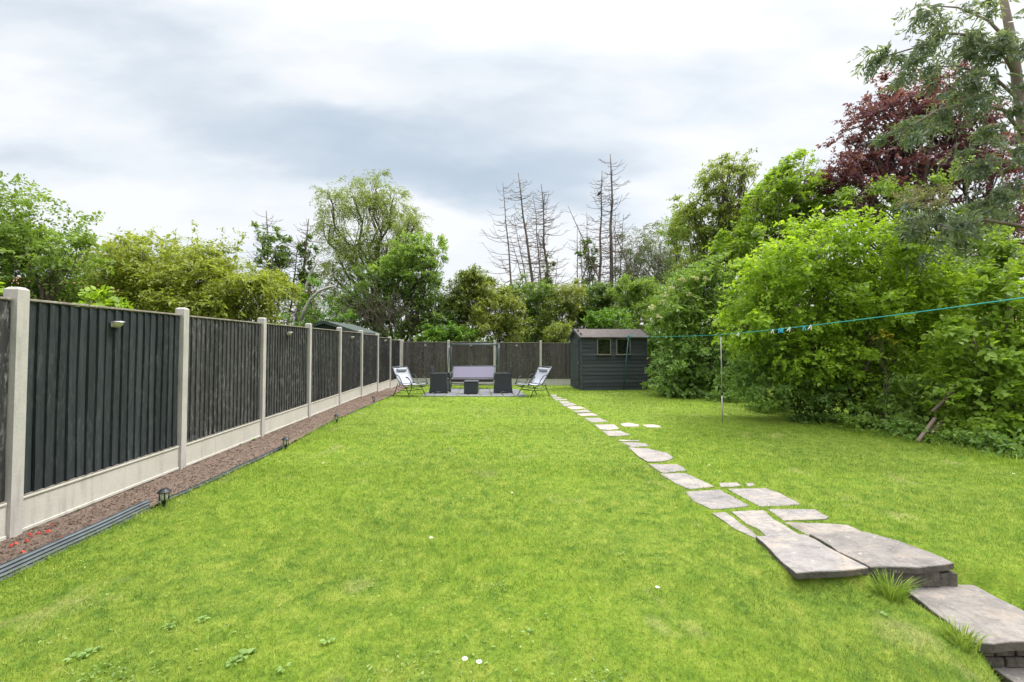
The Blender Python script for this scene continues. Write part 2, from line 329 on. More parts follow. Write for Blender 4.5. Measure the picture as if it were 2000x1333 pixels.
LF_OLIVE = leaf_mat('leaf_olive_bright', (.08, .12, .02), (.20, .25, .045), (.34, .36, .08), .35)
LF_BRIGHT = leaf_mat('leaf_bright_shrub', (.05, .12, .015), (.13, .25, .03), (.24, .37, .06))
LF_GREY = leaf_mat('leaf_grey_green', (.07, .09, .04), (.14, .17, .07), (.22, .25, .12))
LF_CHERRY = leaf_mat('leaf_cherry', (.11, .145, .035), (.23, .29, .065), (.34, .40, .12), .46)
LF_SYC = leaf_mat('leaf_sycamore', (.12, .20, .03), (.24, .36, .05), (.36, .48, .09), .5)
LF_ELDER = leaf_mat('leaf_elder', (.10, .17, .035), (.20, .31, .065), (.33, .46, .13), .46)
LF_PURPLE = leaf_mat('leaf_copper_purple', (.075, .030, .050), (.18, .068, .105), (.30, .14, .19), .42)
LF_EUC = leaf_mat('leaf_eucalyptus', (.085, .12, .082), (.19, .245, .175), (.34, .40, .30), .38, .45, .4)
LF_BRAM = leaf_mat('leaf_bramble', (.075, .14, .035), (.175, .285, .07), (.30, .43, .13), .42)

# ------------------------------------------------------------------ foliage generator
def leaf_geom(C, D, Nn, size, ratio, fold=.25, fine=False):
    """C base points, D unit leaf directions, Nn approx normals -> vertices, faces (tri pairs or quads)"""
    X = np.cross(D, Nn); X /= (np.linalg.norm(X, axis=1, keepdims=True)+1e-9); Nn = np.cross(X, D)
    s = size[:, None]
    def pt(a, b, c): return C + X*(a*ratio)*s + D*b*s + Nn*c*s
    if fine:
        vs = [pt(0, 0, 0), pt(.42, .22, fold*.3), pt(.40, .62, fold*.25), pt(0, 1, -.12), pt(-.40, .62, fold*.25), pt(-.42, .22, fold*.3)]
        q = np.array([[0, 1, 2, 3], [0, 3, 4, 5]])
    else:
        vs = [pt(0, 0, 0), pt(.5, .45, fold*.35), pt(0, 1, -.08), pt(-.5, .45, fold*.35)]
        q = np.array([[0, 1, 2, 3]])
    n = len(vs); V = np.stack(vs, 1).reshape(-1, 3)
    F = (np.arange(len(C))[:, None, None]*n + q[None]).reshape(-1, 4)
    return V, F, n
def unit(a): return a/(np.linalg.norm(a, axis=1, keepdims=True)+1e-9)
def sprigs(Pc, A, size, ratio, per, slen, droop, upn, seed, fine=False, tonev=.25, spread=1.0):
    r = np.random.default_rng(seed); n = len(Pc)
    t = (np.arange(per)+.5)/per
    A = unit(A + r.normal(size=(n, 3))*.25)
    side = unit(np.cross(A, r.normal(size=(n, 3)) + np.array([0, 0, .8])))
    C = Pc[:, None, :] + A[:, None, :]*(t[None, :, None]*slen)*r.uniform(.7, 1.3, (n, 1, 1))
    C[:, :, 2] -= droop*slen*t[None, :]**2
    sg = np.where(np.arange(per) % 2 == 0, 1., -1.)[None, :, None]
    D = A[:, None, :]*.6 + side[:, None, :]*sg*spread + r.normal(size=(n, per, 3))*.35
    D[:, :, 2] -= droop
    D = unit(D.reshape(-1, 3)); C = C.reshape(-1, 3)
    Nn = unit(r.normal(size=(n*per, 3))*.55 + np.array([0, 0, upn]))
    sz = size*np.repeat(r.uniform(.75, 1.25, n), per)*r.uniform(.5, 1.3, n*per)
    V, F, k = leaf_geom(C, D, Nn, sz, ratio, fine=fine)
    st = .5 + snoise(Pc, .9, seed+1)*tonev + r.normal(size=n)*.07
    tone = np.clip(np.repeat(st, per) + r.normal(size=n*per)*.12, 0, 1)
    return V, F, np.repeat(tone, k)
def blob_points(c, R, dens, seed, gap=.0, shell=.45, lump=.28):
    r = np.random.default_rng(seed)
    area = 4.19*(R[0]*R[1]+R[1]*R[2]+R[0]*R[2]); n = max(6, int(area*dens))
    d = unit(r.normal(size=(n, 3)))
    rr = r.uniform(0, 1, n)**shell
    K = max(3, n//16); dc = unit(r.normal(size=(K, 3))); rc = r.uniform(0, 1, K)**shell; ci = r.integers(0, K, n)
    kk = 1 + lump*snoise(dc, 2.6, seed+3) + lump*.7*snoise(dc, 6, seed+4)
    pc = dc*(rc*kk)[:, None]; dd = pc[ci] + r.normal(size=(n, 3))*np.array([1.2, 1.2, .8])*.105*r.uniform(.6, 1.3, K)[ci][:, None]
    k = 1 + lump*snoise(d, 2.6, seed+3) + lump*.5*snoise(d, 6, seed+4); loose = r.uniform(size=n) < .25
    dd[loose] = d[loose]*(rr*k)[loose][:, None]
    p = np.array(c)[None] + dd*np.array(R)[None]; d = unit(dd)
    if gap > 0:
        nzv = snoise(p, 2.2/max(.4, min(R)), seed+5); keep = nzv > (-1+gap*1.1); p, d = p[keep], d[keep]
    return p, d
def crown(name, blobs, m, parent, size, ratio=.6, per=9, slen=.3, dens=40, droop=.2, upn=1.0, gap=.3, seed=1, fine=False,
          shell=.45, lump=.28, tonev=.25, shoots=None, minz=None, aup=.35, spread=1.0, kind=None):
    Vs, Fs, Ts, off = [], [], [], 0
    for i, (c, R) in enumerate(blobs):
        p, d = blob_points(c, R, dens, seed*31+i, gap, shell, lump)
        if minz is not None: 
            kk = p[:, 2] > minz; p, d = p[kk], d[kk]
        if not len(p): continue
        A = d + np.array([0, 0, aup])
        V, F, T = sprigs(p, A, size, ratio, per, slen, droop, upn, seed*31+i, fine, tonev, spread)
        Vs.append(V); Fs.append(F+off); Ts.append(T); off += len(V)
    for j, (a, b) in enumerate(shoots or []):           # upright shoots standing proud of the crown
        a, b = np.array(a), np.array(b); Ln = np.linalg.norm(b-a); n = max(3, int(Ln/(slen*.45)))
        t = np.linspace(0, 1, n)[:, None]; p = np.repeat(a+(b-a)*t, 4, axis=0)
        A = unit(np.random.default_rng(j).normal(size=(len(p), 3))*.8 + unit((b-a)[None])*.8)
        V, F, T = sprigs(p, A, size, ratio, max(3, per//2), slen*.5, droop, upn, seed*57+j, fine, tonev, spread)
        Vs.append(V); Fs.append(F+off); Ts.append(T); off += len(V)
    V = np.concatenate(Vs); F = np.concatenate(Fs); T = np.concatenate(Ts)
    o = np_mesh(name, V, F, m, parent, T)
    return o
def BL(lst, depth, rd=None):                             # (px, py, rx, ry[, depth offset]) in the photo's pixels at a depth -> metres
    out = []
    for b in lst:
        dd = depth + (b[4] if len(b) > 4 else 0); c = P(b[0], b[1], dd); s = dd/FPX
        rx, rz = b[2]*s*.9, b[3]*s*.9; out.append(((c.x, c.y, c.z), (rx, rd or min(rx, rz*1.4), rz)))
    return out
def limb(mb, a, b, r0, r1, n=5, wob=.06, sides=6, sag=0):
    a, b = Vector(a), Vector(b); Ln = (b-a).length; pts = []; rs = []
    for i in range(n+1):
        t = i/n; p = a.lerp(b, t)
        if 0 < i < n: p += Vector((random.gauss(0, 1), random.gauss(0, 1), random.gauss(0, .5)))*wob*Ln
        p.z += sag*Ln*4*t*(1-t)
        pts.append(p); rs.append(r0+(r1-r0)*t)
    mb.tube(pts, rs, sides); return pts
def woody(base, blobs, r, m, parent, twigs=6, name='trunk', fork=.35, stems=1):
    mb = MB(); base = Vector(base)
    cs = [Vector(c) for c, R in blobs]; top = sum(cs, Vector())/len(cs)
    forks = []
    for s_ in range(stems):
        off = Vector((random.uniform(-1, 1), random.uniform(-1, 1), 0))*(.0 if stems == 1 else r*5)
        f = (base+off).lerp(top, fork) + off; f.z = base.z + (top.z-base.z)*fork
        limb(mb, base+off+Vector((0, 0, -.15)), f, r, r*.7, 4, .03, 8); forks.append(f)
    for i, (c, R) in enumerate(blobs):
        f = forks[i % len(forks)]
        pts = limb(mb, f, c, r*.6, r*.22, 5, .05, 6)
        for _ in range(twigs):
            s_ = pts[random.randint(2, 5)]; d = Vector((random.gauss(0, 1), random.gauss(0, 1), random.gauss(.3, .8))).normalized()
            e = Vector(c) + Vector((d.x*R[0], d.y*R[1], d.z*R[2]))*.85
            limb(mb, s_, e, r*.18, r*.05, 4, .06, 4)
    return mb.build(name, m, parent, smooth=True)
def tree(name, label, cat, base, blobs, wood, r, leafm, group=None, twigs=6, fork=.35, stems=1, **kw):
    root = empty(name, (0, 0, 0)); tag(root, label, cat, group)
    woody(base, blobs, r, wood, root, twigs, fork=fork, stems=stems)
    crown('crown', blobs, leafm, root, **kw)
    return root

# ------------------------------------------------------------------ the setting: ground, lawn, bed, patio
def grid_mesh(name, fx, us, vs_, m, smooth=True):
    U, Vv = np.meshgrid(us, vs_); X, Y, Z = fx(U, Vv)
    V = np.stack([X, Y, Z], -1).reshape(-1, 3); nu, nv = len(us), len(vs_)
    i, j = np.meshgrid(np.arange(nu-1), np.arange(nv-1)); a = (j*nu+i).ravel()
    F = np.stack([a, a+1, a+1+nu, a+nu], 1)
    return np_mesh(name, V, F, m, smooth=smooth)
def edge_x(y):                                          # line where the lawn meets the soil bed
    return np.interp(y, [-3, 2.8, 4.1, 5.2, 6.6, 8.9, 11, 12.9, 15, 17, 19.1], [-3.23, -3.23, -3.27, -3.25, -3.30, -3.50, -3.50, -3.52, -3.75, -4.0, -4.3])
def fence_x(y): return -3.65 - .0534*np.asarray(y, float)
FY = 19.15                                              # back fence line
us = np.concatenate([[-300, -150, -60, -25], np.linspace(-12, 14, 60), [25, 60, 150, 300]]); vs_ = np.concatenate([[-60, -20, -8], np.linspace(-4, 22, 80), [30, 60, 150, 300, 600]])
def gnd(U, V): return U, V, g(U, V)-.06-.5*((U > .8) & (U < 5) & (V < 4.2) & (V > -4))
tag(grid_mesh('ground', gnd, us, vs_, GROUND), kind='structure')
def bump2(X, Y): return .012*np.sin(X*1.7+.6*Y)*np.sin(Y*1.1+1.) + .006*np.sin(X*4.1+1)*np.sin(Y*3.3-X)
XR = 9.5
def lawn_f(U, V):
    X = edge_x(V)+.03 + (XR-edge_x(V)-.03)*U; return X, V, g(X, V)+bump2(X, V)*.6
tag(grid_mesh('lawn', lawn_f, np.linspace(0, 1, 160), np.concatenate([np.linspace(-3, 1.2, 12), np.linspace(1.3, 4, 90), np.linspace(4.1, FY-.05, 120)]), LAWN), kind='structure')
def bed_f(U, V):
    a = fence_x(V)-.03; b = edge_x(V)+.02; X = a+(b-a)*U
    Q = np.stack([X, V, 0*X], -1).reshape(-1, 3)
    h = (snoise(Q, 5, 3)*.005+snoise(Q, 22, 4)*.008+snoise(Q, 40, 5)*.006).reshape(X.shape)
    return X, V, g(X, V)+.012+h
tag(grid_mesh('soil_bed', bed_f, np.linspace(0, 1, 60), np.concatenate([np.linspace(-2, 2, 10), np.linspace(2.1, 8, 420), np.linspace(8.05, FY, 260)]), SOIL), kind='structure')
# crumbs of soil and small stones
mbv, mbf, r_ = [], [], np.random.default_rng(5)
n = 9000; Y = 2.2+13*r_.uniform(0, 1, n)**1.5; X = fence_x(Y)+.05+(edge_x(Y)-fence_x(Y)-.1)*r_.uniform(0, 1, n)
C = np.stack([X, Y, g(X, Y)+.02], 1); sz = .002+.009*r_.uniform(0, 1, n)**2.2
octv = np.array([[1, 0, 0], [0, 1, 0], [-1, 0, 0], [0, -1, 0], [0, 0, .7], [0, 0, -.7]]); octf = np.array([[0, 1, 4], [1, 2, 4], [2, 3, 4], [3, 0, 4], [1, 0, 5], [2, 1, 5], [3, 2, 5], [0, 3, 5]])
V = C[:, None]+octv[None]*sz[:, None, None]*r_.uniform(.6, 1.4, (n, 6, 1)); F = (np.arange(n)[:, None, None]*6+octf[None]).reshape(-1, 3)
tag(np_mesh('soil_crumbs', V.reshape(-1, 3), F, SOIL), 'brown crumbs of soil scattered over the bed beside the fence', 'soil', kind='stuff')
pat = [G(822, 775), G(1030, 776), G(1012, 762), G(846, 760)]
mb = MB(); mb.v = [(p.x, p.y, p.z+.02) for p in pat]; mb.f = [(0, 1, 2, 3)]; mb.t = [.5]*4
def patio():
    mb = MB(); a, b, c, d = pat; nu, nv = 9, 5
    for i in range(nu):
        for j in range(nv):
            def q(u, v): return a.lerp(b, u).lerp(d.lerp(c, u), v)
            e = .012; u0, u1, v0, v1 = i/nu+e*.4, (i+1)/nu-e*.4, j/nv+e*.6, (j+1)/nv-e*.6
            ps = [q(u0, v0), q(u1, v0), q(u1, v1), q(u0, v1)]; mb.tone = random.random(); h = .022+random.uniform(0, .004)
            mb.add([(p.x, p.y, p.z+z) for z in (-.03, h) for p in ps], [(4, 5, 6, 7), (0, 1, 5, 4), (1, 2, 6, 5), (2, 3, 7, 6), (3, 0, 4, 7)])
    o = mb.build('patio', SLATE); tag(o, kind='structure')
patio()

# ------------------------------------------------------------------ stepping stones and slabs
SLABS = [  # polygon in photo pixels, label, material
 ([(1476, 1052), (1510, 1050), (1572, 1048), (1632, 1082), (1696, 1117), (1630, 1121), (1556, 1124), (1540, 1112), (1530, 1106), (1505, 1078)], 'large left-hand slab of the raised front pair, thick front edge above the lawn', STONE),
 ([(1582, 1045), (1687, 1041), (1752, 1058), (1813, 1080), (1870, 1105), (1790, 1110), (1700, 1116), (1640, 1081)], 'large right-hand slab of the raised front pair, overhanging the lower step', STONE2),
 ([(1530, 1017), (1604, 1018), (1658, 1023), (1690, 1039), (1640, 1041), (1580, 1043)], 'brown slab behind the right raised slab, wider than deep', STONE2),
 ([(1500, 992), (1593, 992), (1617, 1007), (1613, 1011), (1570, 1013), (1530, 1014)], 'narrow crosswise slab with a straight grassy joint at its front', STONE),
 ([(1427, 997), (1490, 994), (1510, 1012), (1570, 1046), (1500, 1048), (1482, 1030), (1456, 1020)], 'slab with an orange patch between two grassy joints', STONE),
 ([(1392, 1000), (1417, 998), (1446, 1020), (1460, 1030), (1479, 1044), (1474, 1048), (1431, 1028)], 'thin tapering slab at the left edge beside a wide mossy gap', STONE),
 ([(1339, 958), (1406, 954), (1465, 986), (1425, 990), (1388, 992), (1357, 977)], 'square grey slab with pale flaking patches, left of the long grassy joint', STONE),
 ([(1420, 952), (1496, 951), (1525, 961), (1564, 982), (1525, 985), (1482, 986), (1453, 970)], 'broad pale slab right of the long grassy joint', STONE),
 ([(1289, 923), (1338, 922), (1359, 931), (1395, 948), (1345, 953), (1316, 941)], 'slab with a cream streak and straw-coloured grass at its left', STONE),
 ([(1404, 941), (1438, 940), (1449, 946), (1430, 948), (1406, 948)], 'small oblong slab at the head of the long grassy joint', STONE),
 ([(1456, 941), (1472, 940), (1473, 946), (1462, 947)], 'tiniest stone, half buried at the far right of the path', STONE),
 ([(1268, 905), (1322, 905), (1335, 910), (1340, 917), (1315, 920), (1293, 922)], 'oblong slab just in front of the big rounded slab', STONE),
 ([(1227, 873), (1265, 875), (1304, 884), (1315, 893), (1306, 898), (1291, 900), (1265, 900), (1247, 890)], 'big slab with a rounded right end in mid path', STONE),
 ([(1214, 863), (1240, 863), (1260, 865), (1269, 870), (1250, 872), (1232, 872)], 'thin slab lying just behind the big rounded slab', STONE),
 ([(1206, 858.5), (1247, 859), (1249, 861), (1212, 861)], 'sliver of slab nearly overgrown by grass', STONE),
 ([(1175, 840), (1212, 840), (1232, 848), (1210, 850), (1188, 850)], 'pale stepping slab level with the prop of the washing line', STONE),
 ([(1161, 828), (1199, 827), (1210, 836), (1190, 838), (1172, 837)], 'pinkish square stepping slab beside the two offset stones', PINKST),
 ([(1141, 815), (1170, 814), (1187, 822), (1155, 823)], 'pale grey stepping slab, second behind the offset stones', STONE),
 ([(1126, 807), (1157, 805), (1169, 810), (1135, 811)], 'pinkish thin stepping slab close behind the pale grey one', PINKST),
 ([(1118, 802), (1146, 799), (1156, 804), (1126, 805)], 'grey stepping slab touching the pinkish thin one', STONE),
 ([(1105, 793.5), (1133, 793), (1144, 797), (1117, 799)], 'buff stepping slab in the far third of the path', PINKST),
 ([(1094, 788), (1119, 787), (1128, 791), (1104, 793)], 'grey stepping slab seven steps from the shed end', STONE),
 ([(1091, 783.5), (1108, 783), (1115, 786), (1097, 787.5)], 'grey stepping slab halfway between shed door and buff slab', STONE),
 ([(1082, 779), (1107, 779), (1108, 781), (1086, 781.5)], 'thin grey stepping slab level with the right lounger', STONE),
 ([(1078, 775.5), (1096, 775.5), (1097, 778), (1082, 778)], 'second farthest stepping slab, by the right lounger foot', STONE),
 ([(1074, 771), (1086, 771), (1089, 774), (1077, 774)], 'farthest stepping slab, behind the right lounger foot', STONE),
 ([(1210, 826), (1229, 824), (1248, 828), (1248, 830.5), (1234, 831.5), (1218, 831)], 'left one of two offset rounded stones in the right lawn', PINKST),
 ([(1256, 828.5), (1276, 827.5), (1291, 831), (1288, 833.5), (1265, 833.5)], 'right one of two offset rounded stones in the right lawn', PINKST),
]
slab_polys = []
def chips(poly, lvl):                                   # roughen the outline of a slab
    out = []
    for i, a in enumerate(poly):
        b = poly[(i+1) % len(poly)]; a = Vector(a); b = Vector(b); Ln = (b-a).length; k = max(1, int(Ln/.09))
        for j in range(k):
            p = a.lerp(b, j/k); out.append((p.x+random.gauss(0, lvl), p.y+random.gauss(0, lvl)))
    return out
def slab(poly, z, th, m, name, tone, parent=None):
    pl = chips(poly, .005); n = len(pl); c = (sum(p[0] for p in pl)/n, sum(p[1] for p in pl)/n)
    mb = MB(); mb.tone = tone; vs = []
    for (k, zz) in ((1, z-th), (1, z-.006), (.992, z)):
        for x, y in pl: vs.append((c[0]+(x-c[0])*k, c[1]+(y-c[1])*k, zz + (random.uniform(-.0015, .0015) if zz == z else 0)))
    fs = [(r*n+i, r*n+(i+1) % n, (r+1)*n+(i+1) % n, (r+1)*n+i) for r in range(2) for i in range(n)]
    nv = len(vs)
    for k in (.6,):                                     # inner ring so the top undulates a little
        for x, y in pl: vs.append((c[0]+(x-c[0])*k, c[1]+(y-c[1])*k, z+.002))
    vs.append((c[0], c[1], z))
    fs += [(2*n+i, 2*n+(i+1) % n, nv+(i+1) % n, nv+i) for i in range(n)] + [(nv+i, nv+(i+1) % n, nv+n) for i in range(n)]
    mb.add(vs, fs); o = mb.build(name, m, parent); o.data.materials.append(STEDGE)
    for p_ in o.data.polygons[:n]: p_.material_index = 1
    return o
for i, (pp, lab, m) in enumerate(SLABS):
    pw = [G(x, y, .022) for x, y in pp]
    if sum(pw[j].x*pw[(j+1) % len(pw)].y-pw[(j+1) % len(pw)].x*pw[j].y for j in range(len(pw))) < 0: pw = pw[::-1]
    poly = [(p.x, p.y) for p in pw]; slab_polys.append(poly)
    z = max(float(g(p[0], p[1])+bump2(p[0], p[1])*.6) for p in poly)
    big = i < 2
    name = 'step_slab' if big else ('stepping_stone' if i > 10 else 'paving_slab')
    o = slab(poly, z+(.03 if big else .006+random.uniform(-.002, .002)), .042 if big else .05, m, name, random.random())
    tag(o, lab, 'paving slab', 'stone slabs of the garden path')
def step(poly, z, lab, riserz, group):
    root = empty('garden_step', (poly[0][0], poly[0][1], z)); tag(root, lab, 'step', group)
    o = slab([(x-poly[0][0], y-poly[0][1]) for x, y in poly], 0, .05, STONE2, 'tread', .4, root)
    mb = MB()
    xs = [p[0]-poly[0][0] for p in poly]; ys = [p[1]-poly[0][1] for p in poly]; x0, x1, y0, y1 = min(xs)+.04, max(xs)-.03, min(ys)+.05, max(ys)-.05
    for rw in range(2):
        h = (riserz)/2
        for k_ in range(5):
            mb.tone = random.random(); wd = (x1-x0)/4.5; a = x0+(k_-.5*rw)*wd; a0, a1 = max(a+.006, x0), min(a+wd-.006, x1)
            if a1 > a0+.02: mb.box(((a0+a1)/2, y0+.04, -.05-h*(rw+.5)), (a1-a0, .08+random.uniform(0, .01), h-.008), bev=.006)
    for s_ in (x0+.03, x1-.03): mb.box((s_, (y0+y1)/2+.06, -.05-riserz/2), (.06, y1-y0-.1, riserz-.004))
    mb.build('riser', BRICK, root)
    slab_polys.append(poly)
step([(2.47, 2.45), (3.05, 2.47), (3.06, 3.07), (2.56, 3.03)], -.115, 'middle stone step slab set below the raised slabs, beside a grass tuft', .12, 'garden steps')
step([(2.60, 1.6), (3.30, 1.6), (3.30, 2.52), (2.62, 2.52)], -.285, 'lowest stone step slab, cut off by the bottom right corner', .15, 'garden steps')
mb = MB()                                               # brick support under the raised slabs
for k_ in range(5):
    mb.tone = random.random(); x = 2.06+k_*.165; mb.box((x, 2.99+.012*k_, -.06), (.158, .09, .10), bev=.004)
mb.box((2.43, 3.05, -.075), (1.0, .08, .085)); tag(mb.build('brick_riser', BRICK), 'low dark course of bricks under the front of the raised slabs', 'brickwork')

# ------------------------------------------------------------------ grass
def inside(px, py, poly):
    x, y = px, py; c = np.zeros(len(x), bool); n = len(poly)
    for i in range(n):
        x1, y1 = poly[i]; x2, y2 = poly[(i+1) % n]
        if y1 == y2: continue
        c ^= ((y1 > y) != (y2 > y)) & (x < (x2-x1)*(y-y1)/(y2-y1)+x1)
    return c
patio_poly = [(p.x, p.y) for p in pat]
def hedge_x(y): return np.interp(y, [1, 3.5, 5.3, 6.3, 8.3, 10.3, 13, 15, 19], [7.0, 6.6, 6.25, 6.35, 5.95, 5.6, 5.35, 4.75, 4.3])
def grass():
    r = np.random.default_rng(3); Vs, Fs, Ts, off = [], [], [], 0
    for (y0, y1, dens, h, wd) in ((1.55, 2.6, 9500, .026, .0024), (2.6, 3.8, 8500, .026, .0028), (3.8, 5.6, 5000, .026, .0038), (5.6, 8.5, 2400, .026, .0055), (8.5, 12.5, 1000, .026, .008), (12.5, 19, 420, .030, .012)):
        x0, x1 = -4.4, min(8, 1.2*y1+.4); n = int((x1-x0)*(y1-y0)*dens)
        X = r.uniform(x0, x1, n); Y = r.uniform(y0, y1, n)
        k = (np.abs(X) < 1.2*Y+.3) & (X > edge_x(Y)+.02) & (X < hedge_x(Y)+.5)
        X, Y = X[k], Y[k]
        for p in slab_polys:
            c = np.array(p).mean(0); q = [(c[0]+(a-c[0])*.975, c[1]+(b-c[1])*.975) for a, b in p]
            k = ~inside(X, Y, q); X, Y = X[k], Y[k]
        k = ~inside(X, Y, patio_poly); X, Y = X[k], Y[k]
        n = len(X); Q = np.stack([X, Y, 0*X], 1)
        tall = 1+.35*snoise(Q, 2.2, 9)+.25*snoise(Q, 7, 10); tall = np.clip(tall, .45, 1.7)
        de = X-(edge_x(Y)+.02); tall *= 1+1.1*np.exp(-de/.06)
        H = h*tall*r.uniform(.6, 1.3, n); th = r.uniform(0, 6.283, n); ln = np.clip(r.normal(.75, .4, n), .05, 1.7)*H
        Dx, Dy = np.cos(th), np.sin(th); ph = r.uniform(0, 6.283, n); Wx, Wy = np.cos(ph)*wd/2, np.sin(ph)*wd/2
        Z = g(X, Y)+bump2(X, Y)*.6-.004
        a = np.stack([X-Wx, Y-Wy, Z], 1); b = np.stack([X+Wx, Y+Wy, Z], 1)
        c = np.stack([X+Dx*ln*.35+Wx*.8, Y+Dy*ln*.35+Wy*.8, Z+H*.6], 1); d = np.stack([X+Dx*ln*.35-Wx*.8, Y+Dy*ln*.35-Wy*.8, Z+H*.6], 1)
        e = np.stack([X+Dx*ln+Wx*.15, Y+Dy*ln+Wy*.15, Z+H*.95], 1); f = np.stack([X+Dx*ln-Wx*.15, Y+Dy*ln-Wy*.15, Z+H*.95], 1)
        V = np.stack([a, b, c, d, e, f], 1).reshape(-1, 3)
        F = (np.arange(n)[:, None, None]*6+np.array([[0, 1, 2, 3], [3, 2, 4, 5]])[None]).reshape(-1, 4)
        t = np.clip(.47+.14*snoise(Q, 5, 12)+.16*snoise(Q, 22, 13)+r.normal(size=n)*.2, 0, .88); dry = r.uniform(size=n) < .045+.05*(snoise(Q, 1.5, 14) > .35); t[dry] = r.uniform(.9, 1, dry.sum())
        Vs.append(V); Fs.append(F+off); Ts.append(np.repeat(t, 6)); off += len(V)
    o = np_mesh('grass', np.concatenate(Vs), np.concatenate(Fs), BLADE, tone=np.concatenate(Ts))
    tag(o, 'short mown lawn grass with yellowish patches covering the garden', 'grass', kind='stuff')
grass()
def tuft(x, y, n, h, lab, spread=.06, group=None, dirb=(0, 0)):
    r = random.Random(int(x*1000+y*77)); mb = MB(); z = float(g(x, y))
    for _ in range(n):
        a = r.uniform(0, 6.28); d = r.uniform(0, spread); bx, by = x+math.cos(a)*d, y+math.sin(a)*d; H = h*r.uniform(.5, 1.1); ln = H*r.uniform(.1, .8)
        dx_, dy_ = math.cos(a)+dirb[0], math.sin(a)+dirb[1]; wq = .003; q = r.uniform(0, 6.28); wx, wy = math.cos(q)*wq, math.sin(q)*wq; mb.tone = r.uniform(.3, .9)
        vs = []
        for t, s_ in ((0, 1), (.4, 1), (.75, .7), (1, .1)):
            cx_, cy_, cz = bx+dx_*ln*t*t, by+dy_*ln*t*t, z-.02+H*(t-.18*t*t); vs += [(cx_-wx*s_, cy_-wy*s_, cz), (cx_+wx*s_, cy_+wy*s_, cz)]
        mb.add(vs, [(0, 1, 3, 2), (2, 3, 5, 4), (4, 5, 7, 6)])
    return tag(mb.build('grass_tuft', BLADE), lab, 'grass tuft', group)
tuft(2.36, 2.86, 190, .20, 'tall grass tuft growing at the joint of the two raised slabs', .07)
tuft(2.10, 2.83, 90, .09, 'low grass tufts leaning on the front edge of the left raised slab', .18)
tuft(1.80, 2.82, 80, .07, 'short tuft at the left front corner of the raised slabs', .10)
tuft(1.68, 2.98, 70, .06, 'mossy weeds at the left edge of the left raised slab', .10)
tuft(2.75, 3.02, 70, .05, 'small weeds between the raised slab and the middle step', .16)
tuft(2.40, 2.47, 140, .12, 'grass tuft at the left front corner of the middle step', .08)
tuft(3.12, 2.85, 120, .07, 'ragged grass along the right edge of the middle step', .14)
tuft(3.02, 2.42, 60, .06, 'weedy tuft in front of the middle step, by the bottom right corner', .06)
tuft(6.1, 4.75, 160, .13, 'ragged grass around the small hollow in the right lawn', .16)

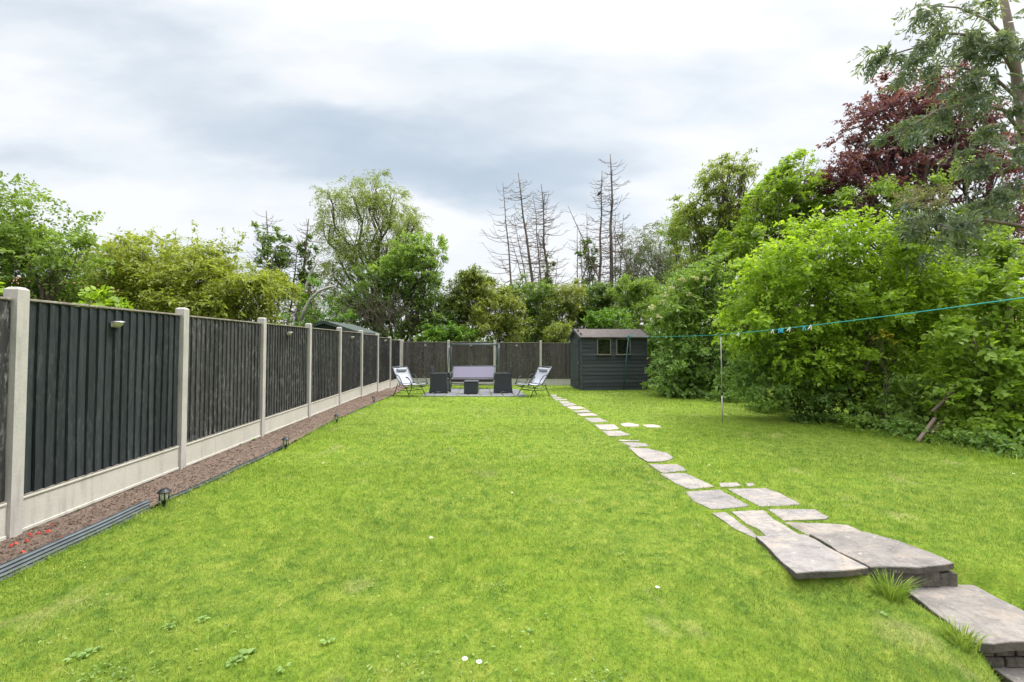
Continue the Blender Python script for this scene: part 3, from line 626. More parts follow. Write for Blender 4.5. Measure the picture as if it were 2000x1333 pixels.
# ------------------------------------------------------------------ fences
def fence_posts_panels(root, pts, zs, inner, H=1.83, GB=.30, panelmats=None, labels=None, cap=True, postH=1.92, skip=()):
    """pts: ground points of posts in order; inner: unit vector towards the garden"""
    inn = Vector(inner)
    for i, p in enumerate(pts):
        if i in skip: continue
        mb = MB(); d = (Vector(pts[min(i+1, len(pts)-1)])-Vector(pts[max(i-1, 0)])).to_2d().normalized(); rz = math.atan2(d.y, d.x)
        M = Matrix.Translation((p[0], p[1], zs[i])) @ Matrix.Rotation(rz, 4, 'Z')
        prof = []
        w2, t2 = .046, .052
        vs = []
        for (z, k_) in ((-.3, 1), (postH-.022, 1), (postH-.018, .97), (postH, .62)):
            for (a, b) in ((-1, -1), (1, -1), (1, 1), (-1, 1)): vs.append(M @ Vector((a*w2*k_, b*t2*k_, z)))
        fs = [(3, 2, 1, 0)] + [(r*4+j, r*4+(j+1) % 4, r*4+4+(j+1) % 4, r*4+4+j) for r in range(3) for j in range(4)] + [(12, 13, 14, 15)]
        mb.add(vs, fs); mb.build('post', CONC, root)
    for i in range(len(pts)-1):
        a, b = Vector((pts[i][0], pts[i][1], 0)), Vector((pts[i+1][0], pts[i+1][1], 0)); d = (b-a); Ln = d.length; d.normalize()
        z = (zs[i]+zs[i+1])/2 + random.uniform(-.012, .012)
        a2 = a+d*.055; wl = Ln-.11
        X = d; Y = Vector((-d.y, d.x, 0)); Y = Y if Y.dot(inn) > 0 else -Y; Z = X.cross(Y)
        M = Matrix(((X.x, Y.x, 0, a2.x), (X.y, Y.y, 0, a2.y), (0, 0, 1, z), (0, 0, 0, 1)))
        m = panelmats[i] if panelmats else FW_OLD
        mb = MB(); nb = 19; bw = wl/nb; sgn = 1
        for k_ in range(nb):
            mb.tone = random.random(); x0 = k_*bw+random.uniform(-.003, .002); x1 = x0+bw-.0015; tl = random.gauss(0, .0035); y = .012; e = random.uniform(-.002, .004)
            if m is FW_NEW: tl += .006*math.sin(k_*.9)
            z0, z1 = GB+.004, H-.012+random.uniform(-.004, .003)
            nz_ = 7; vs = []
            for q in range(nz_+1):
                zz = z0+(z1-z0)*q/nz_; wv = tl*math.sin(q*.8+k_) + random.gauss(0, .0012)
                vs += [(x0+wv, -.004, zz), (x1+wv, -.004, zz), (x1+wv, y-.004+e, zz), (x0+wv, y+.013+e, zz)]
            vs = [M @ Vector(v) for v in vs]
            fs = [(3, 2, 1, 0), tuple(4*nz_+j for j in range(4))]+[(q*4+j, q*4+(j+1) % 4, q*4+4+(j+1) % 4, q*4+4+j) for q in range(nz_) for j in range(4)]
            mb.add(vs, fs)
        mb.tone = 0; mb.box((0, 0, 0), (wl, .006, H-GB-.04), M=M @ Matrix.Translation((wl/2, -.0085, (H+GB)/2)))
        for zz in (GB+.2, (GB+H)/2, H-.2):               # back rails
            mb.tone = .4; mb.box((wl/2, -.025, zz), (wl, .036, .07), M=M @ Matrix.Translation((wl/2, -.025, zz)))
        pn = mb.build('panel', m, root)
        if labels and i in labels: pn['label'] = labels[i]
        if cap:
            mb = MB(); mb.box((0, 0, 0), (wl, .052, .018), M=M @ Matrix.Translation((wl/2, .006, H)), bev=.003)
            mb.build('capping', CAPW, pn)
            mb = MB(); mb.box((0, 0, 0), (wl, .030, .008), M=M @ Matrix.Translation((wl/2, .012, GB+.0))); mb.build('base_strip', CAPW, pn)
        mb = MB()
        mb.box((0, 0, 0), (wl+.04, .05, GB+.12), M=M @ Matrix.Translation((wl/2, 0, GB/2-.062)), bev=.006)
        mb.box((0, 0, 0), (wl, .016, .03), M=M @ Matrix.Translation((wl/2, .032, .035)), bev=.005)
        mb.box((0, 0, 0), (wl, .012, .02), M=M @ Matrix.Translation((wl/2, .030, GB-.016)), bev=.004)
        mb.build('gravel_board', CONCB, root)
py_ = [-.29, 1.59, 3.48, 5.37, 7.27, 9.16, 11.05, 12.94, 14.84, 16.73, 18.62]
ptsL = [(float(fence_x(y)), y, 0) for y in py_]; zsL = [float(g(0, y)) for y in py_]
fl = empty('side_fence', (ptsL[0][0], ptsL[0][1], 0)); tag(fl, 'long dark wooden fence with concrete posts along the left side of the lawn', 'fence', 'garden boundary fences')
fcore = []
def shift_children(root):                               # children were built in world space
    for c in root.children: c.matrix_parent_inverse = root.matrix_world.inverted()
fence_posts_panels(fl, ptsL, zsL, (1, 0, 0), panelmats=[FW_OLD, FW_OLD, FW_NEW]+[FW_OLD]*8, labels={2: 'panel of fresh blue-black stained boards'})
bpx = [787, 876, 968, 1056]
ptsB = [(-4.66+1.96*i, FY+.02*i, 0) for i in range(8)]; zsB = [-.21-.02*i*.6 for i in range(8)]
fb = empty('back_fence', (ptsB[0][0], FY, 0)); tag(fb, 'brownish dark board fence with concrete posts across the far end behind the seats', 'fence', 'garden boundary fences')
fence_posts_panels(fb, ptsB, zsB, (0, -1, 0), panelmats=[FW_BACK]*8)
bpy.context.view_layer.update()
for o in (fl, fb): shift_children(o)

# solar lamps fixed to the fences
def wall_lamp(c, rz, lab, grp='solar lamps fixed on the fences', small=False):
    root = empty('solar_wall_lamp', c, rz); tag(root, lab, 'fence lamp', grp)
    mb = MB(); mb.box((0, .006, 0), (.10, .012, .055), bev=.004); n = 12
    vs = []; 
    for z, k_ in ((.030, 1.0), (.020, 1.06)):
        vs += [(.055*k_*math.cos(q), .01+.075*k_*math.sin(q), z) for q in [math.pi*i/n for i in range(n+1)]]
    mb.add(vs, [tuple(range(n+1))[::-1], tuple(range(n+1, 2*n+2))]+[(i, i+1, n+2+i, n+1+i) for i in range(n)])
    mb.build('cover', STEEL, root)
    mb = MB(); prof = []; vs = []
    R = 5
    for k_ in range(R+1):
        f = math.cos(k_/R*math.pi/2)
        vs += [(.05*f*math.cos(q), .012+.062*f*math.sin(q), .018-.05*math.sin(k_/R*math.pi/2)) for q in [math.pi*i/n for i in range(n+1)]]
    mb.add(vs, [(r*(n+1)+i, r*(n+1)+i+1, (r+1)*(n+1)+i+1, (r+1)*(n+1)+i) for r in range(R) for i in range(n)])
    mb.build('lens', AMBER, root, smooth=True)
    return root
def on_left(px, pyx):
    k_ = (px-1000)/FPX; y = 3.65/(-k_-.0534)*1.0; y = -3.625/(k_+.0534)
    return (float(fence_x(y))+.028, y, CAMH+(675-pyx)*y/FPX)
for (px, pyx, lab) in ((223, 634, 'nearest solar lamp, on the blue-black fence panel'), (562, 652, 'solar lamp two panels behind the blue-black panel'), (686, 660, 'solar lamp on the side fence, third from the camera'), (751, 666, 'farthest solar lamp on the side fence, near the left lounger')):
    wall_lamp(on_left(px, pyx), -math.pi/2, lab)
for (px, lab) in ((831, 'solar lamp on the back fence left of the swing seat'), (920, 'solar lamp on the back fence above the swing seat'), (1009, 'solar lamp on the back fence right of the swing seat')):
    q = P(px, 675.5, FY-.02); wall_lamp((q.x, FY-.022, q.z), math.pi, lab)

# lawn edging
def edging(y0, y1, m, lab, hgt, off, tilt, ribs):
    mb = MB(); n = max(4, int((y1-y0)/.12)); prof = []
    for k_ in range(ribs*4+1):
        t = k_/(ribs*4); prof.append((off-tilt*t + .006*math.sin(k_*math.pi/2), -.03+hgt*t))
    ys = np.linspace(y0, y1, n); vs = []; K = len(prof)
    for j, y in enumerate(ys):
        wob = .012*math.sin(y*3.1)+.006*math.sin(y*9)
        for (a, z) in prof: vs.append((float(edge_x(y))+a+wob*.6, y, float(g(0, y))+z+.004*math.sin(y*5)))
        for (a, z) in prof[::-1]: vs.append((float(edge_x(y))+a-.006+wob*.6, y, float(g(0, y))+z+.004*math.sin(y*5)))
    K2 = 2*K; fs = [(j*K2+i, j*K2+(i+1) % K2, (j+1)*K2+(i+1) % K2, (j+1)*K2+i) for j in range(n-1) for i in range(K2)]
    fs += [tuple(range(K2)), tuple((n-1)*K2+i for i in range(K2))[::-1]]
    mb.add(vs, fs); return tag(mb.build('lawn_edging', m, smooth=False), lab, 'lawn edging', 'strips of plastic lawn edging')
edging(1.4, 4.08, EDGE1, 'grey ribbed plastic edging strip nearest the camera', .12, .045, .03, 5)
edging(4.2, 6.62, EDGE2, 'black plastic edging strip between the two nearest path lamps', .065, .02, .02, 2)
edging(8.0, 9.0, EDGE2, 'short black edging strip by the third path lamp', .055, .02, .02, 2)
edging(9.6, 14.6, EDGE2, 'far black edging strip leading to the left lounger', .055, .02, .02, 2)

# solar path lamps on stakes
def path_lamp(x, y, lab):
    root = empty('path_lamp', (x, y, float(g(x, y)))); tag(root, lab, 'path lamp', 'solar stake lamps along the bed')
    mb = MB(); mb.lathe([(.012, -.08), (.014, .02), (.018, .05), (.022, .052), (.022, .062)], n=10); mb.build('stake', BLACKM, root, True)
    mb = MB(); mb.lathe([(.026, .062), (.030, .09), (.036, .125), (.036, .13)], n=12); mb.build('lantern_glass', LENS, root, True)
    mb = MB()
    for q in range(4): mb.box((.034*math.cos(q*1.571+.78), .034*math.sin(q*1.571+.78), .097), (.007, .007, .07))
    mb.lathe([(.052, .128), (.056, .136), (.040, .150), (.030, .160), (.006, .165)], n=16); mb.build('hat', BLACKM, root)
for (px, pyx, lab) in ((320, 990, 'nearest black path lamp, where grey ribbed edging ends'), (558, 877, 'second nearest black path lamp beside the edging'), (658, 826, 'third nearest small black path lamp'), (730, 787, 'farthest small black path lamp, in the soil')):
    q = G(px, pyx); path_lamp(q.x, q.y, lab)

# ------------------------------------------------------------------ shed
def shed():
    c = G(1137, 763); a = math.radians(6.5); Wd, Dp, He, Hr = 2.33, 1.55, 1.86, 2.13
    root = empty('garden_shed', c, a); tag(root, 'dark grey weatherboarded garden shed with felt roof and two small windows', 'shed')
    def boards(name, x0, x1, y, axis, z0, z1, gable=False, holes=()):
        mb = MB(); n = 14; bh = (He)/n
        rows = n + (4 if gable else 0)
        for k_ in range(rows):
            za = z0+k_*bh; zb = za+bh+.004; mb.tone = random.random()
            segs = [(x0, x1)]
            if gable and za >= He:
                t = (za-He)/(Hr-He); 
                if t >= 1: continue
                mid = (x0+x1)/2; hw = (x1-x0)/2*(1-t); segs = [(mid-hw, mid+hw)]
            for (h0, h1, hz0, hz1) in holes:
                if za+bh*.5 > hz0 and za+bh*.5 < hz1:
                    ns = []
                    for (s0, s1) in segs:
                        if h0 > s0 and h1 < s1: ns += [(s0, h0), (h1, s1)]
                        else: ns.append((s0, s1))
                    segs = ns
            for (s0, s1) in segs:
                e = random.uniform(0, .002)
                if axis == 'x':
                    vs = [(s0, y, za), (s1, y, za), (s1, y-.020-e, za), (s0, y-.020-e, za), (s0, y, zb), (s1, y, zb), (s1, y-.006, zb), (s0, y-.006, zb)]
                else:
                    vs = [(y, s0, za), (y, s1, za), (y-.020-e, s1, za), (y-.020-e, s0, za), (y, s0, zb), (y, s1, zb), (y-.006, s1, zb), (y-.006, s0, zb)]
                mb.add(vs, [(0, 1, 2, 3), (7, 6, 5, 4), (3, 2, 6, 7), (0, 3, 7, 4), (1, 0, 4, 5), (2, 1, 5, 6)])
        return mb.build(name, SHEDW, root)
    W1 = (.53, 1.03, 1.23, 1.80); W2 = (1.22, 1.74, 1.23, 1.80)
    boards('wall', .02, Wd-.02, 0, 'x', .0, He, holes=[W1, W2])
    boards('wall', .02, Dp-.02, 0, 'y', .0, He, gable=True)
    mb = MB(); mb.box((Wd/2, Dp, He/2), (Wd-.04, .02, He)); mb.build('wall', SHEDW, root)
    mb = MB(); mb.prism([(0, 0), (Dp, 0), (Dp, He), (Dp/2, Hr), (0, He)], .02, Matrix.Translation((Wd, 0, 0)) @ Matrix(((0, 0, 1, 0), (1, 0, 0, 0), (0, 1, 0, 0), (0, 0, 0, 1)))); mb.build('wall', SHEDW, root)
    mb = MB(); mb.box((Wd/2, Dp/2, .02), (Wd-.05, Dp-.05, .03)); mb.build('floor', TIMBER, root)
    for (x, y) in ((0, 0), (Wd, 0), (0, Dp), (Wd, Dp)):
        mb = MB(); mb.box((x, y, He/2-.01), (.052, .052, He-.03), bev=.004); mb.build('corner_trim', SHEDW, root)
    for (x0, x1, z0, z1) in (W1, W2):
        wr = empty('window', (0, 0, 0)); 
        mb = MB(); cx_, cz = (x0+x1)/2, (z0+z1)/2; t = .032
        mb.box((cx_, -.03, z0+t/2), (x1-x0, .045, t)); mb.box((cx_, -.03, z1-t/2), (x1-x0, .045, t))
        mb.box((x0+t/2, -.028, cz), (t, .045, z1-z0-2*t)); mb.box((x1-t/2, -.028, cz), (t, .045, z1-z0-2*t))
        mb.box((cx_, -.04, z0-.008), (x1-x0+.05, .06, .016), bev=.003)
        bpy.data.objects.remove(wr)
        fo = mb.build('window', WFRAME, root)
        mb = MB(); mb.box((cx_, -.012, cz), (x1-x0-.04, .006, z1-z0-.04)); mb.build('pane', GLASS, fo)
    # door in the gable side
    mb = MB()
    for k_ in range(6): mb.tone = random.random(); mb.box((-.034, .36+k_*.14, .93), (.016, .132, 1.68), bev=.003)
    mb.box((-.046, .72, .35), (.014, .80, .08)); mb.box((-.046, .72, 1.55), (.014, .80, .08)); dr = mb.build('door', SHEDW, root)
    mb = MB(); mb.box((-.05, .30, .98), (.02, .05, .03)); mb.box((-.06, .30, .93), (.02, .03, .07), bev=.004); mb.build('latch', STEEL, dr)
    # roof
    mb = MB(); ov = .09; oe = .11
    sl = (Hr-He)/(Dp/2)
    for sg in (-1, 1):
        y0 = Dp/2; y1 = Dp/2+sg*(Dp/2+oe); z0 = Hr+.03; z1 = Hr+.03-sl*(Dp/2+oe)
        nx = 14; vs = []
        for i in range(nx+1):
            x = -ov+(Wd+2*ov)*i/nx; sa = .008*math.sin(i*1.3)
            vs += [(x, y0, z0), (x, y1, z1+sa*.5), (x, y1, z1+sa*.5-.03), (x, y0, z0-.03)]
        mb.add(vs, [(0, 1, 2, 3), (nx*4+3, nx*4+2, nx*4+1, nx*4)]+[(i*4+j, i*4+(j+1) % 4, i*4+4+(j+1) % 4, i*4+4+j) for i in range(nx) for j in range(4)])
    ro = mb.build('roof', SHEDR, root)
    mb = MB()
    for x in (-ov-.012, Wd+ov+.012):
        for sg in (-1, 1):
            A = Vector((x, Dp/2, Hr+.012)); B = Vector((x, Dp/2+sg*(Dp/2+oe), Hr+.012-sl*(Dp/2+oe)))
            mb.add([(x-.01, A.y, A.z+.03), (x-.01, B.y, B.z+.03), (x-.01, B.y, B.z-.07), (x-.01, A.y, A.z-.07), (x+.01, A.y, A.z+.03), (x+.01, B.y, B.z+.03), (x+.01, B.y, B.z-.07), (x+.01, A.y, A.z-.07)],
                   [(0, 1, 2, 3), (7, 6, 5, 4), (0, 4, 5, 1), (1, 5, 6, 2), (2, 6, 7, 3), (3, 7, 4, 0)])
    mb.build('bargeboard', SHEDW, ro)
    return root
shed()

# ------------------------------------------------------------------ garden furniture
def lounger(loc, rz, lab, mir=1):
    root = empty('sun_lounger', loc, rz); tag(root, lab, 'sun lounger', 'reclining garden loungers')
    def xz(pts, y): return [(x, y*mir, z) for x, z in pts]
    mb = MB()                                            # sling: back + seat
    W2 = .28; back = [(-.12, .40), (-.24, .55), (-.38, .74), (-.50, .92)]; seat = [(-.12, .40), (.06, .375), (.26, .385), (.46, .43)]
    for nm, prof in (('backrest', back), ('seat', seat)):
        m_ = MB(); vs = []; n = len(prof)
        for (x, z) in prof:
            for y in (-W2, -.12, 0, .12, W2): vs.append((x, y, z-.012*(1-(y/W2)**2)))
        for (x, z) in prof:
            for y in (-W2, -.12, 0, .12, W2): vs.append((x+.004, y, z-.012-.012*(1-(y/W2)**2)))
        fs = [(k_*n*5+i*5+j, k_*n*5+i*5+j+1, k_*n*5+(i+1)*5+j+1, k_*n*5+(i+1)*5+j) for k_ in (0, 1) for i in range(n-1) for j in range(4)]
        fs += [(i*5+e, (i+1)*5+e, n*5+(i+1)*5+e, n*5+i*5+e) for i in range(n-1) for e in (0, 4)]+[(b*5+j, b*5+j+1, n*5+b*5+j+1, n*5+b*5+j) for b in (0, n-1) for j in range(4)]
        m_.add(vs, fs); m_.build(nm, FABR, root, True)
    m_ = MB(); pr = [(.001, -.2), (.045, -.195), (.055, -.17), (.055, .17), (.045, .195), (.001, .2)]
    m_.lathe(pr, n=14, M=Matrix.Translation((-.415, 0, .855)) @ Matrix.Rotation(math.pi/2, 4, 'X')); m_.build('pillow', FABP, root, True)
    m_ = MB()
    for s_ in (-1, 1):
        y = .30*s_
        m_.tube(xz([(-.52, .95), (-.38, .74), (-.24, .55), (-.12, .39)], y), .013); m_.tube(xz([(-.12, .39), (.06, .375), (.26, .385), (.47, .43)], y), .011)
        m_.tube([(x, y, z) for x, z in [(-.12, .40), (-.2, .32), (-.1, .28), (.2, .28), (.42, .33), (.5, .40), (.42, .50)]], .010)
    m_.tube([(-.52, -.30, .95), (-.52, .30, .95)], .013); m_.tube([(.46, -.27, .49), (.46, .27, .49)], .011); m_.tube([(-.10, -.27, .41), (-.10, .27, .41)], .010)
    m_.tube([(.42, -.27, .33), (.42, .27, .33)], .010)
    m_.build('frame', GREYM, root, True)
    for s_ in (-1, 1):
        y = .33*s_; m_ = MB()
        m_.tube([(x, y, z) for x, z in [(-.44, .58), (-.36, .66), (-.26, .70), (-.14, .66), (-.04, .55), (.04, .42), (.12, .34), (.30, .31)]], [.014]*8)
        m_.tube([(x, y, z) for x, z in [(.50, .40), (.42, .55), (.30, .63), (.22, .64)]], [.012, .014, .02, .02])
        m_.build('armrest', BLACKM, root, True)
    for s_ in (-1, 1):
        for (x0, z0, x1, z1) in ((-.42, 0, -.22, .42), (-.22, .0, -.02, .0), (.42, 0, .16, .33)):
            if z0 == z1: continue
            m_ = MB(); m_.tube([(x0, .33*s_, z0), ((x0+x1)/2+.02, .32*s_, (z0+z1)/2), (x1, .31*s_, z1)], .012); m_.lathe([(.018, 0), (.018, .02), (.012, .03)], (x0, .33*s_, 0), 8)
            m_.build('leg', BLACKM, root, True)
    m_ = MB(); m_.tube([(-.30, -.29, .25), (-.2, -.29, .21), (.15, -.29, .20), (.27, -.29, .21)], .009); m_.tube([(-.30, .29, .25), (-.2, .29, .21), (.15, .29, .20), (.27, .29, .21)], .009)
    m_.tube([(.27, -.29, .21), (.27, .29, .21)], .009); m_.build('brace', BLACKM, root, True)
    return root
q = G(800, 774); lounger((q.x, q.y, q.z), math.radians(-38), 'pale grey reclining lounger on the left, facing right towards the table')
q = G(1042, 774); lounger((q.x, q.y, q.z), math.radians(180+38), 'pale grey reclining lounger on the right, facing left towards the table')
for o in [o for o in bpy.data.objects if o.name.startswith('sun_lounger')]: o.scale = (.9, .9, .9)

def armchair(loc, rz, lab):
    root = empty('rattan_armchair', loc, rz); tag(root, lab, 'armchair', 'dark rattan armchairs at the low table')
    XZ = lambda y: Matrix.Translation((0, y, 0)) @ Matrix(((1, 0, 0, 0), (0, 0, -1, 0), (0, 1, 0, 0), (0, 0, 0, 1)))
    for s_ in (-1, 1):
        m_ = MB(); arch = [(-.31+.62*t, .03+.05*math.sin(math.pi*t)) for t in [i/10 for i in range(11)]]
        poly = [(-.33, 0), (-.29, 0)]+[(-.27+.54*t, .01+.045*math.sin(math.pi*t)) for t in [i/10 for i in range(11)]]+[(.29, 0), (.33, 0), (.31, .15), (.295, .35), (.295, .60), (.28, .625), (-.27, .625), (-.29, .45), (-.29, .25)]
        m_.prism(poly, .07, XZ(.27*s_)); m_.box((0, .27*s_, .634), (.60, .095, .022), bev=.01); m_.build('side_panel', RATTAN, root)
    m_ = MB(); vs = []
    m_.prism([(-.27, .30), (-.20, .30), (-.28, .86), (-.335, .86), (-.34, .84)], .47, XZ(0)); m_.prism([(-.285, .55), (-.245, .55), (-.295, .875), (-.335, .875)], .60, XZ(0)); m_.build('backrest', RATTAN, root)
    m_ = MB(); m_.box((.02, 0, .22), (.54, .46, .34), bev=.02); m_.build('seat', RATTAN, root)
    m_ = MB(); m_.box((.03, 0, .43), (.50, .45, .08), bev=.025); m_.build('cushion', DARKF, root)
    root.scale = (.9, .9, .96); return root
q = G(857, 770); armchair((q.x, q.y+.28, float(g(q.x, q.y+.28))+.024), math.radians(-4), 'dark rattan armchair left of the small cube table, back to the left')
q = G(982, 770); armchair((q.x, q.y+.28, float(g(q.x, q.y+.28))+.024), math.radians(184), 'dark rattan armchair right of the small cube table, back to the right')
q = G(919.5, 771.5); t_ = empty('side_table', (q.x, q.y+.2, float(g(q.x, q.y+.2))+.024)); tag(t_, 'small dark rattan cube table between the two armchairs', 'table')
m_ = MB(); m_.box((0, 0, .185), (.42, .42, .36), bev=.012); m_.build('base', RATTAN, t_)
m_ = MB(); m_.box((0, 0, .381), (.435, .435, .03), bev=.008); m_.build('tabletop', TABGLASS, t_)

def swing():
    yb = 16.6; xl, xr = (876-1000)/FPX*yb, (976-1000)/FPX*yb; z0 = float(g(0, yb)); zt = CAMH+(675-673)/FPX*yb
    root = empty('garden_swing_seat', ((xl+xr)/2, yb, z0)); tag(root, 'lilac sling swing seat hanging from a grey tubular frame', 'swing seat')
    hw = (xr-xl)/2; H = zt-z0
    m_ = MB(); m_.tube([(-hw, 0, H), (hw, 0, H)], .026, 10); m_.build('top_bar', GREYM, root, True)
    for sx_ in (-1, 1):
        for sy in (-1, 1):
            m_ = MB(); x = hw*sx_*.97; m_.tube([(x, .02*sy, H-.01), (x, .10*sy, H-.18), (x, .62*sy, .02)], .020, 8); m_.lathe([(.03, 0), (.03, .02)], (x, .62*sy, 0), 8); m_.build('leg', GREYM, root, True)
    m_ = MB()
    for sx_ in (-1, 1): m_.tube([(hw*sx_*.97, -.57, .09), (hw*sx_*.97, .57, .09)], .014, 8)
    m_.tube([(-hw*.97, .5, .16), (0, .5, .11), (hw*.97, .5, .16)], .016, 8); m_.build('stretcher', GREYM, root, True)
    for sx_ in (-1, 1):
        m_ = MB(); m_.tube([(hw*sx_*.9, 0, H-.02), (hw*sx_*.86, -.18, .62)], .008, 6); m_.tube([(hw*sx_*.9, 0, H-.02), (hw*sx_*.86, .22, .72)], .008, 6); m_.build('hanger', GREYM, root, True)
    sw = hw*.80; off = -.03
    m_ = MB(); vs = []; pr = [(.14, .40), (.20, .58), (.27, .80)]
    for (y, z) in pr: vs += [(-sw+off, y, z), (sw+off, y, z)]
    for (y, z) in pr: vs += [(-sw+off, y+.02, z), (sw+off, y+.02, z)]
    m_.add(vs, [(0, 1, 3, 2), (2, 3, 5, 4), (8, 9, 7, 6), (10, 11, 9, 8), (4, 5, 11, 10), (6, 7, 1, 0), (0, 2, 8, 6), (2, 4, 10, 8), (1, 7, 9, 3), (3, 9, 11, 5)]); m_.build('backrest', LILAC, root)
    m_ = MB(); m_.box((off, -.10, .345), (sw*2, .50, .045), bev=.02); m_.box((off, -.32, .32), (sw*2, .04, .09), bev=.015); m_.build('seat', DARKF, root)
    m_ = MB()
    for s_ in (-1, 1):
        x = sw*s_*1.03+off; m_.tube([(x, .30, .83), (x, .17, .48), (x, .10, .34), (x, -.34, .35), (x, -.40, .45), (x, -.36, .60), (x, .16, .62)], .014, 8)
    m_.tube([(-sw*1.03+off, .29, .815), (hw*.93, .29, .815)], .014, 8); m_.tube([(-sw*1.03+off, -.36, .38), (sw*1.03+off, -.36, .38)], .012, 8)
    m_.build('seat_frame', GREYM, root, True)
swing()

# ------------------------------------------------------------------ washing line
b = G(1217, 763); top = P(1228, 656, b.y-.05)
po = empty('washing_line_post', b); tag(po, 'leaning dark green metal post tied to the line in front of the shed', 'post')
m_ = MB(); m_.tube([Vector((0, 0, -.1)), (top-b)+Vector((0, 0, .03))], .022, 10); m_.build('pole', GREENM, po, True)
m_ = MB(); tb = top-b; m_.tube([tb+Vector((-.07, 0, -.02)), tb+Vector((.10, -.01, -.025))], .008, 6); m_.tube([tb+Vector((0, 0, -.02)), tb+Vector((-.03, -.03, -.12)), tb+Vector((-.05, -.02, -.2))], .008, 5); m_.lathe([(.03, -.02), (.034, 0), (.03, .02)], tb, 8); m_.build('rope_knot', LINE, po, True)
pb = G(1411, 826); pt = P(1408, 655, pb.y)
pr_ = empty('washing_line_prop', pb); tag(pr_, 'thin grey telescopic prop holding up the line in the lawn', 'line prop')
dv = pt-pb; m_ = MB(); m_.tube([dv*.0, dv*.33], .013, 8); m_.build('lower_tube', POLE, pr_, True)
m_ = MB(); m_.tube([dv*.33, dv*.985], .010, 8); m_.build('upper_tube', POLE, pr_, True)
m_ = MB(); m_.tube([dv*.315, dv*.345], .019, 10); m_.build('clamp', BLACKM, pr_, True)
m_ = MB(); m_.tube([dv*.975, dv*.975+Vector((-.02, 0, .045))], .007, 6); m_.tube([dv*.975, dv*.975+Vector((.02, 0, .045))], .007, 6); m_.build('hook', BLACKM, pr_, True)
A = Vector(top); B = pt+Vector((0, 0, .01)); C_ = Vector((3.50, 3.2, 1.845)); dC = Vector((-.093, -1, .0385)).normalized(); D_ = C_+dC*4.5
pts = [A.lerp(B, t)+Vector((0, 0, -.035*4*t*(1-t))) for t in [i/16 for i in range(17)]]
LB = [B.lerp(D_, t)+Vector((0, 0, -.075*4*t*(1-t))) for t in [i/40 for i in range(41)]]
m_ = MB(); m_.tube(pts+LB[1:], .0042, 6); tag(m_.build('washing_line', LINE, smooth=True), 'thin teal washing line stretched across the right lawn', 'washing line')
def peg(px, m, lab, lean):
    best = min(range(400), key=lambda i: abs((lambda p: p.x/p.y*FPX+1000-px)(LB_at(i/400))))
    p = LB_at(best/400)
    root = empty('clothes_peg', p, random.uniform(-.3, .3)); root.rotation_euler[1] = lean; root.scale = (.72,)*3; tag(root, lab, 'clothes peg', 'pegs on the washing line')
    for s_ in (-1, 1):
        k_ = MB(); k_.add([(s_*.002, -.005, .012), (s_*.012, -.005, .010), (s_*.016, -.005, -.02), (s_*.030, -.005, -.075), (s_*.020, -.005, -.075), (s_*.003, -.005, -.022),
                           (s_*.002, .005, .012), (s_*.012, .005, .010), (s_*.016, .005, -.02), (s_*.030, .005, -.075), (s_*.020, .005, -.075), (s_*.003, .005, -.022)],
                          [(0, 1, 2, 5), (5, 2, 3, 4), (6, 11, 8, 7), (11, 10, 9, 8), (0, 6, 7, 1), (1, 7, 8, 2), (2, 8, 9, 3), (3, 9, 10, 4), (4, 10, 11, 5), (5, 11, 6, 0)])
        k_.build('jaw', m, root)
    k_ = MB(); k_.tube([(-.013, 0, -.015), (.013, 0, -.015)], .005, 8); k_.build('spring', STEEL, root)
def LB_at(t):
    return B.lerp(D_, t)+Vector((0, 0, -.075*4*t*(1-t)))
for px, m, lab, ln in ((1444, PEGW, 'white peg alone, nearest to the prop', .5), (1510, PEGW, 'white peg just left of the blue pair', .25), (1522, PEGB, 'left one of the pair of blue pegs', -.2), (1529, PEGB, 'right one of the pair of blue pegs', .35),
                        (1543, PEGW, 'white peg just right of the blue pair', .5), (1571, PEGB, 'blue peg on its own beside the last white peg', 0), (1585, PEGW, 'white peg at the right end of the row', .3)):
    peg(px, m, lab, ln)

# ------------------------------------------------------------------ small things on the ground
for i, (px, pyx) in enumerate(((30, 1062), (52, 1057), (62, 1048), (75, 1042), (94, 1038), (102, 1026), (103, 1060), (120, 1051), (176, 1033), (44, 1078), (58, 1044), (22, 1066))):
    q = G(px, pyx, .03); k_ = MB(); n = 6; a0 = random.uniform(0, 6); s_ = random.uniform(.010, .019)
    vs = [(s_*math.cos(a0+t*6.28/n)*(1 if t % 3 else 1.5), s_*.55*math.sin(t*6.28/n+a0), .006*math.sin(t*2.1)) for t in range(n)]+[(0, 0, .012)]
    k_.add(vs, [(t, (t+1) % n, n) for t in range(n)]); k_.add([(x, y, z-.002) for x, y, z in vs], [((t+1) % n, t, n) for t in range(n)])
    o = k_.build('petal', PETAL); o.location = (q.x, q.y, q.z); tag(o, ['leftmost red petal of the cluster at the foot of the first post', 'second red petal from the left in the cluster', 'red petal in the middle of the cluster, close to the post', 'red petal just right of the middle one, towards the gravel board', 'red petal under the blue-black panel, right of the post', 'red petal farthest up against the gravel board', 'red petal lower right, between post and ribbed edging', 'red petal on the right, nearer the ribbed edging', 'lone red petal far right of the others on the soil', 'red petal lowest in the bed near the ribbed edging', 'red petal tucked closest to the first post base', 'dark red petal at the left border of the picture'][i], 'petal', 'red petals scattered on the soil')
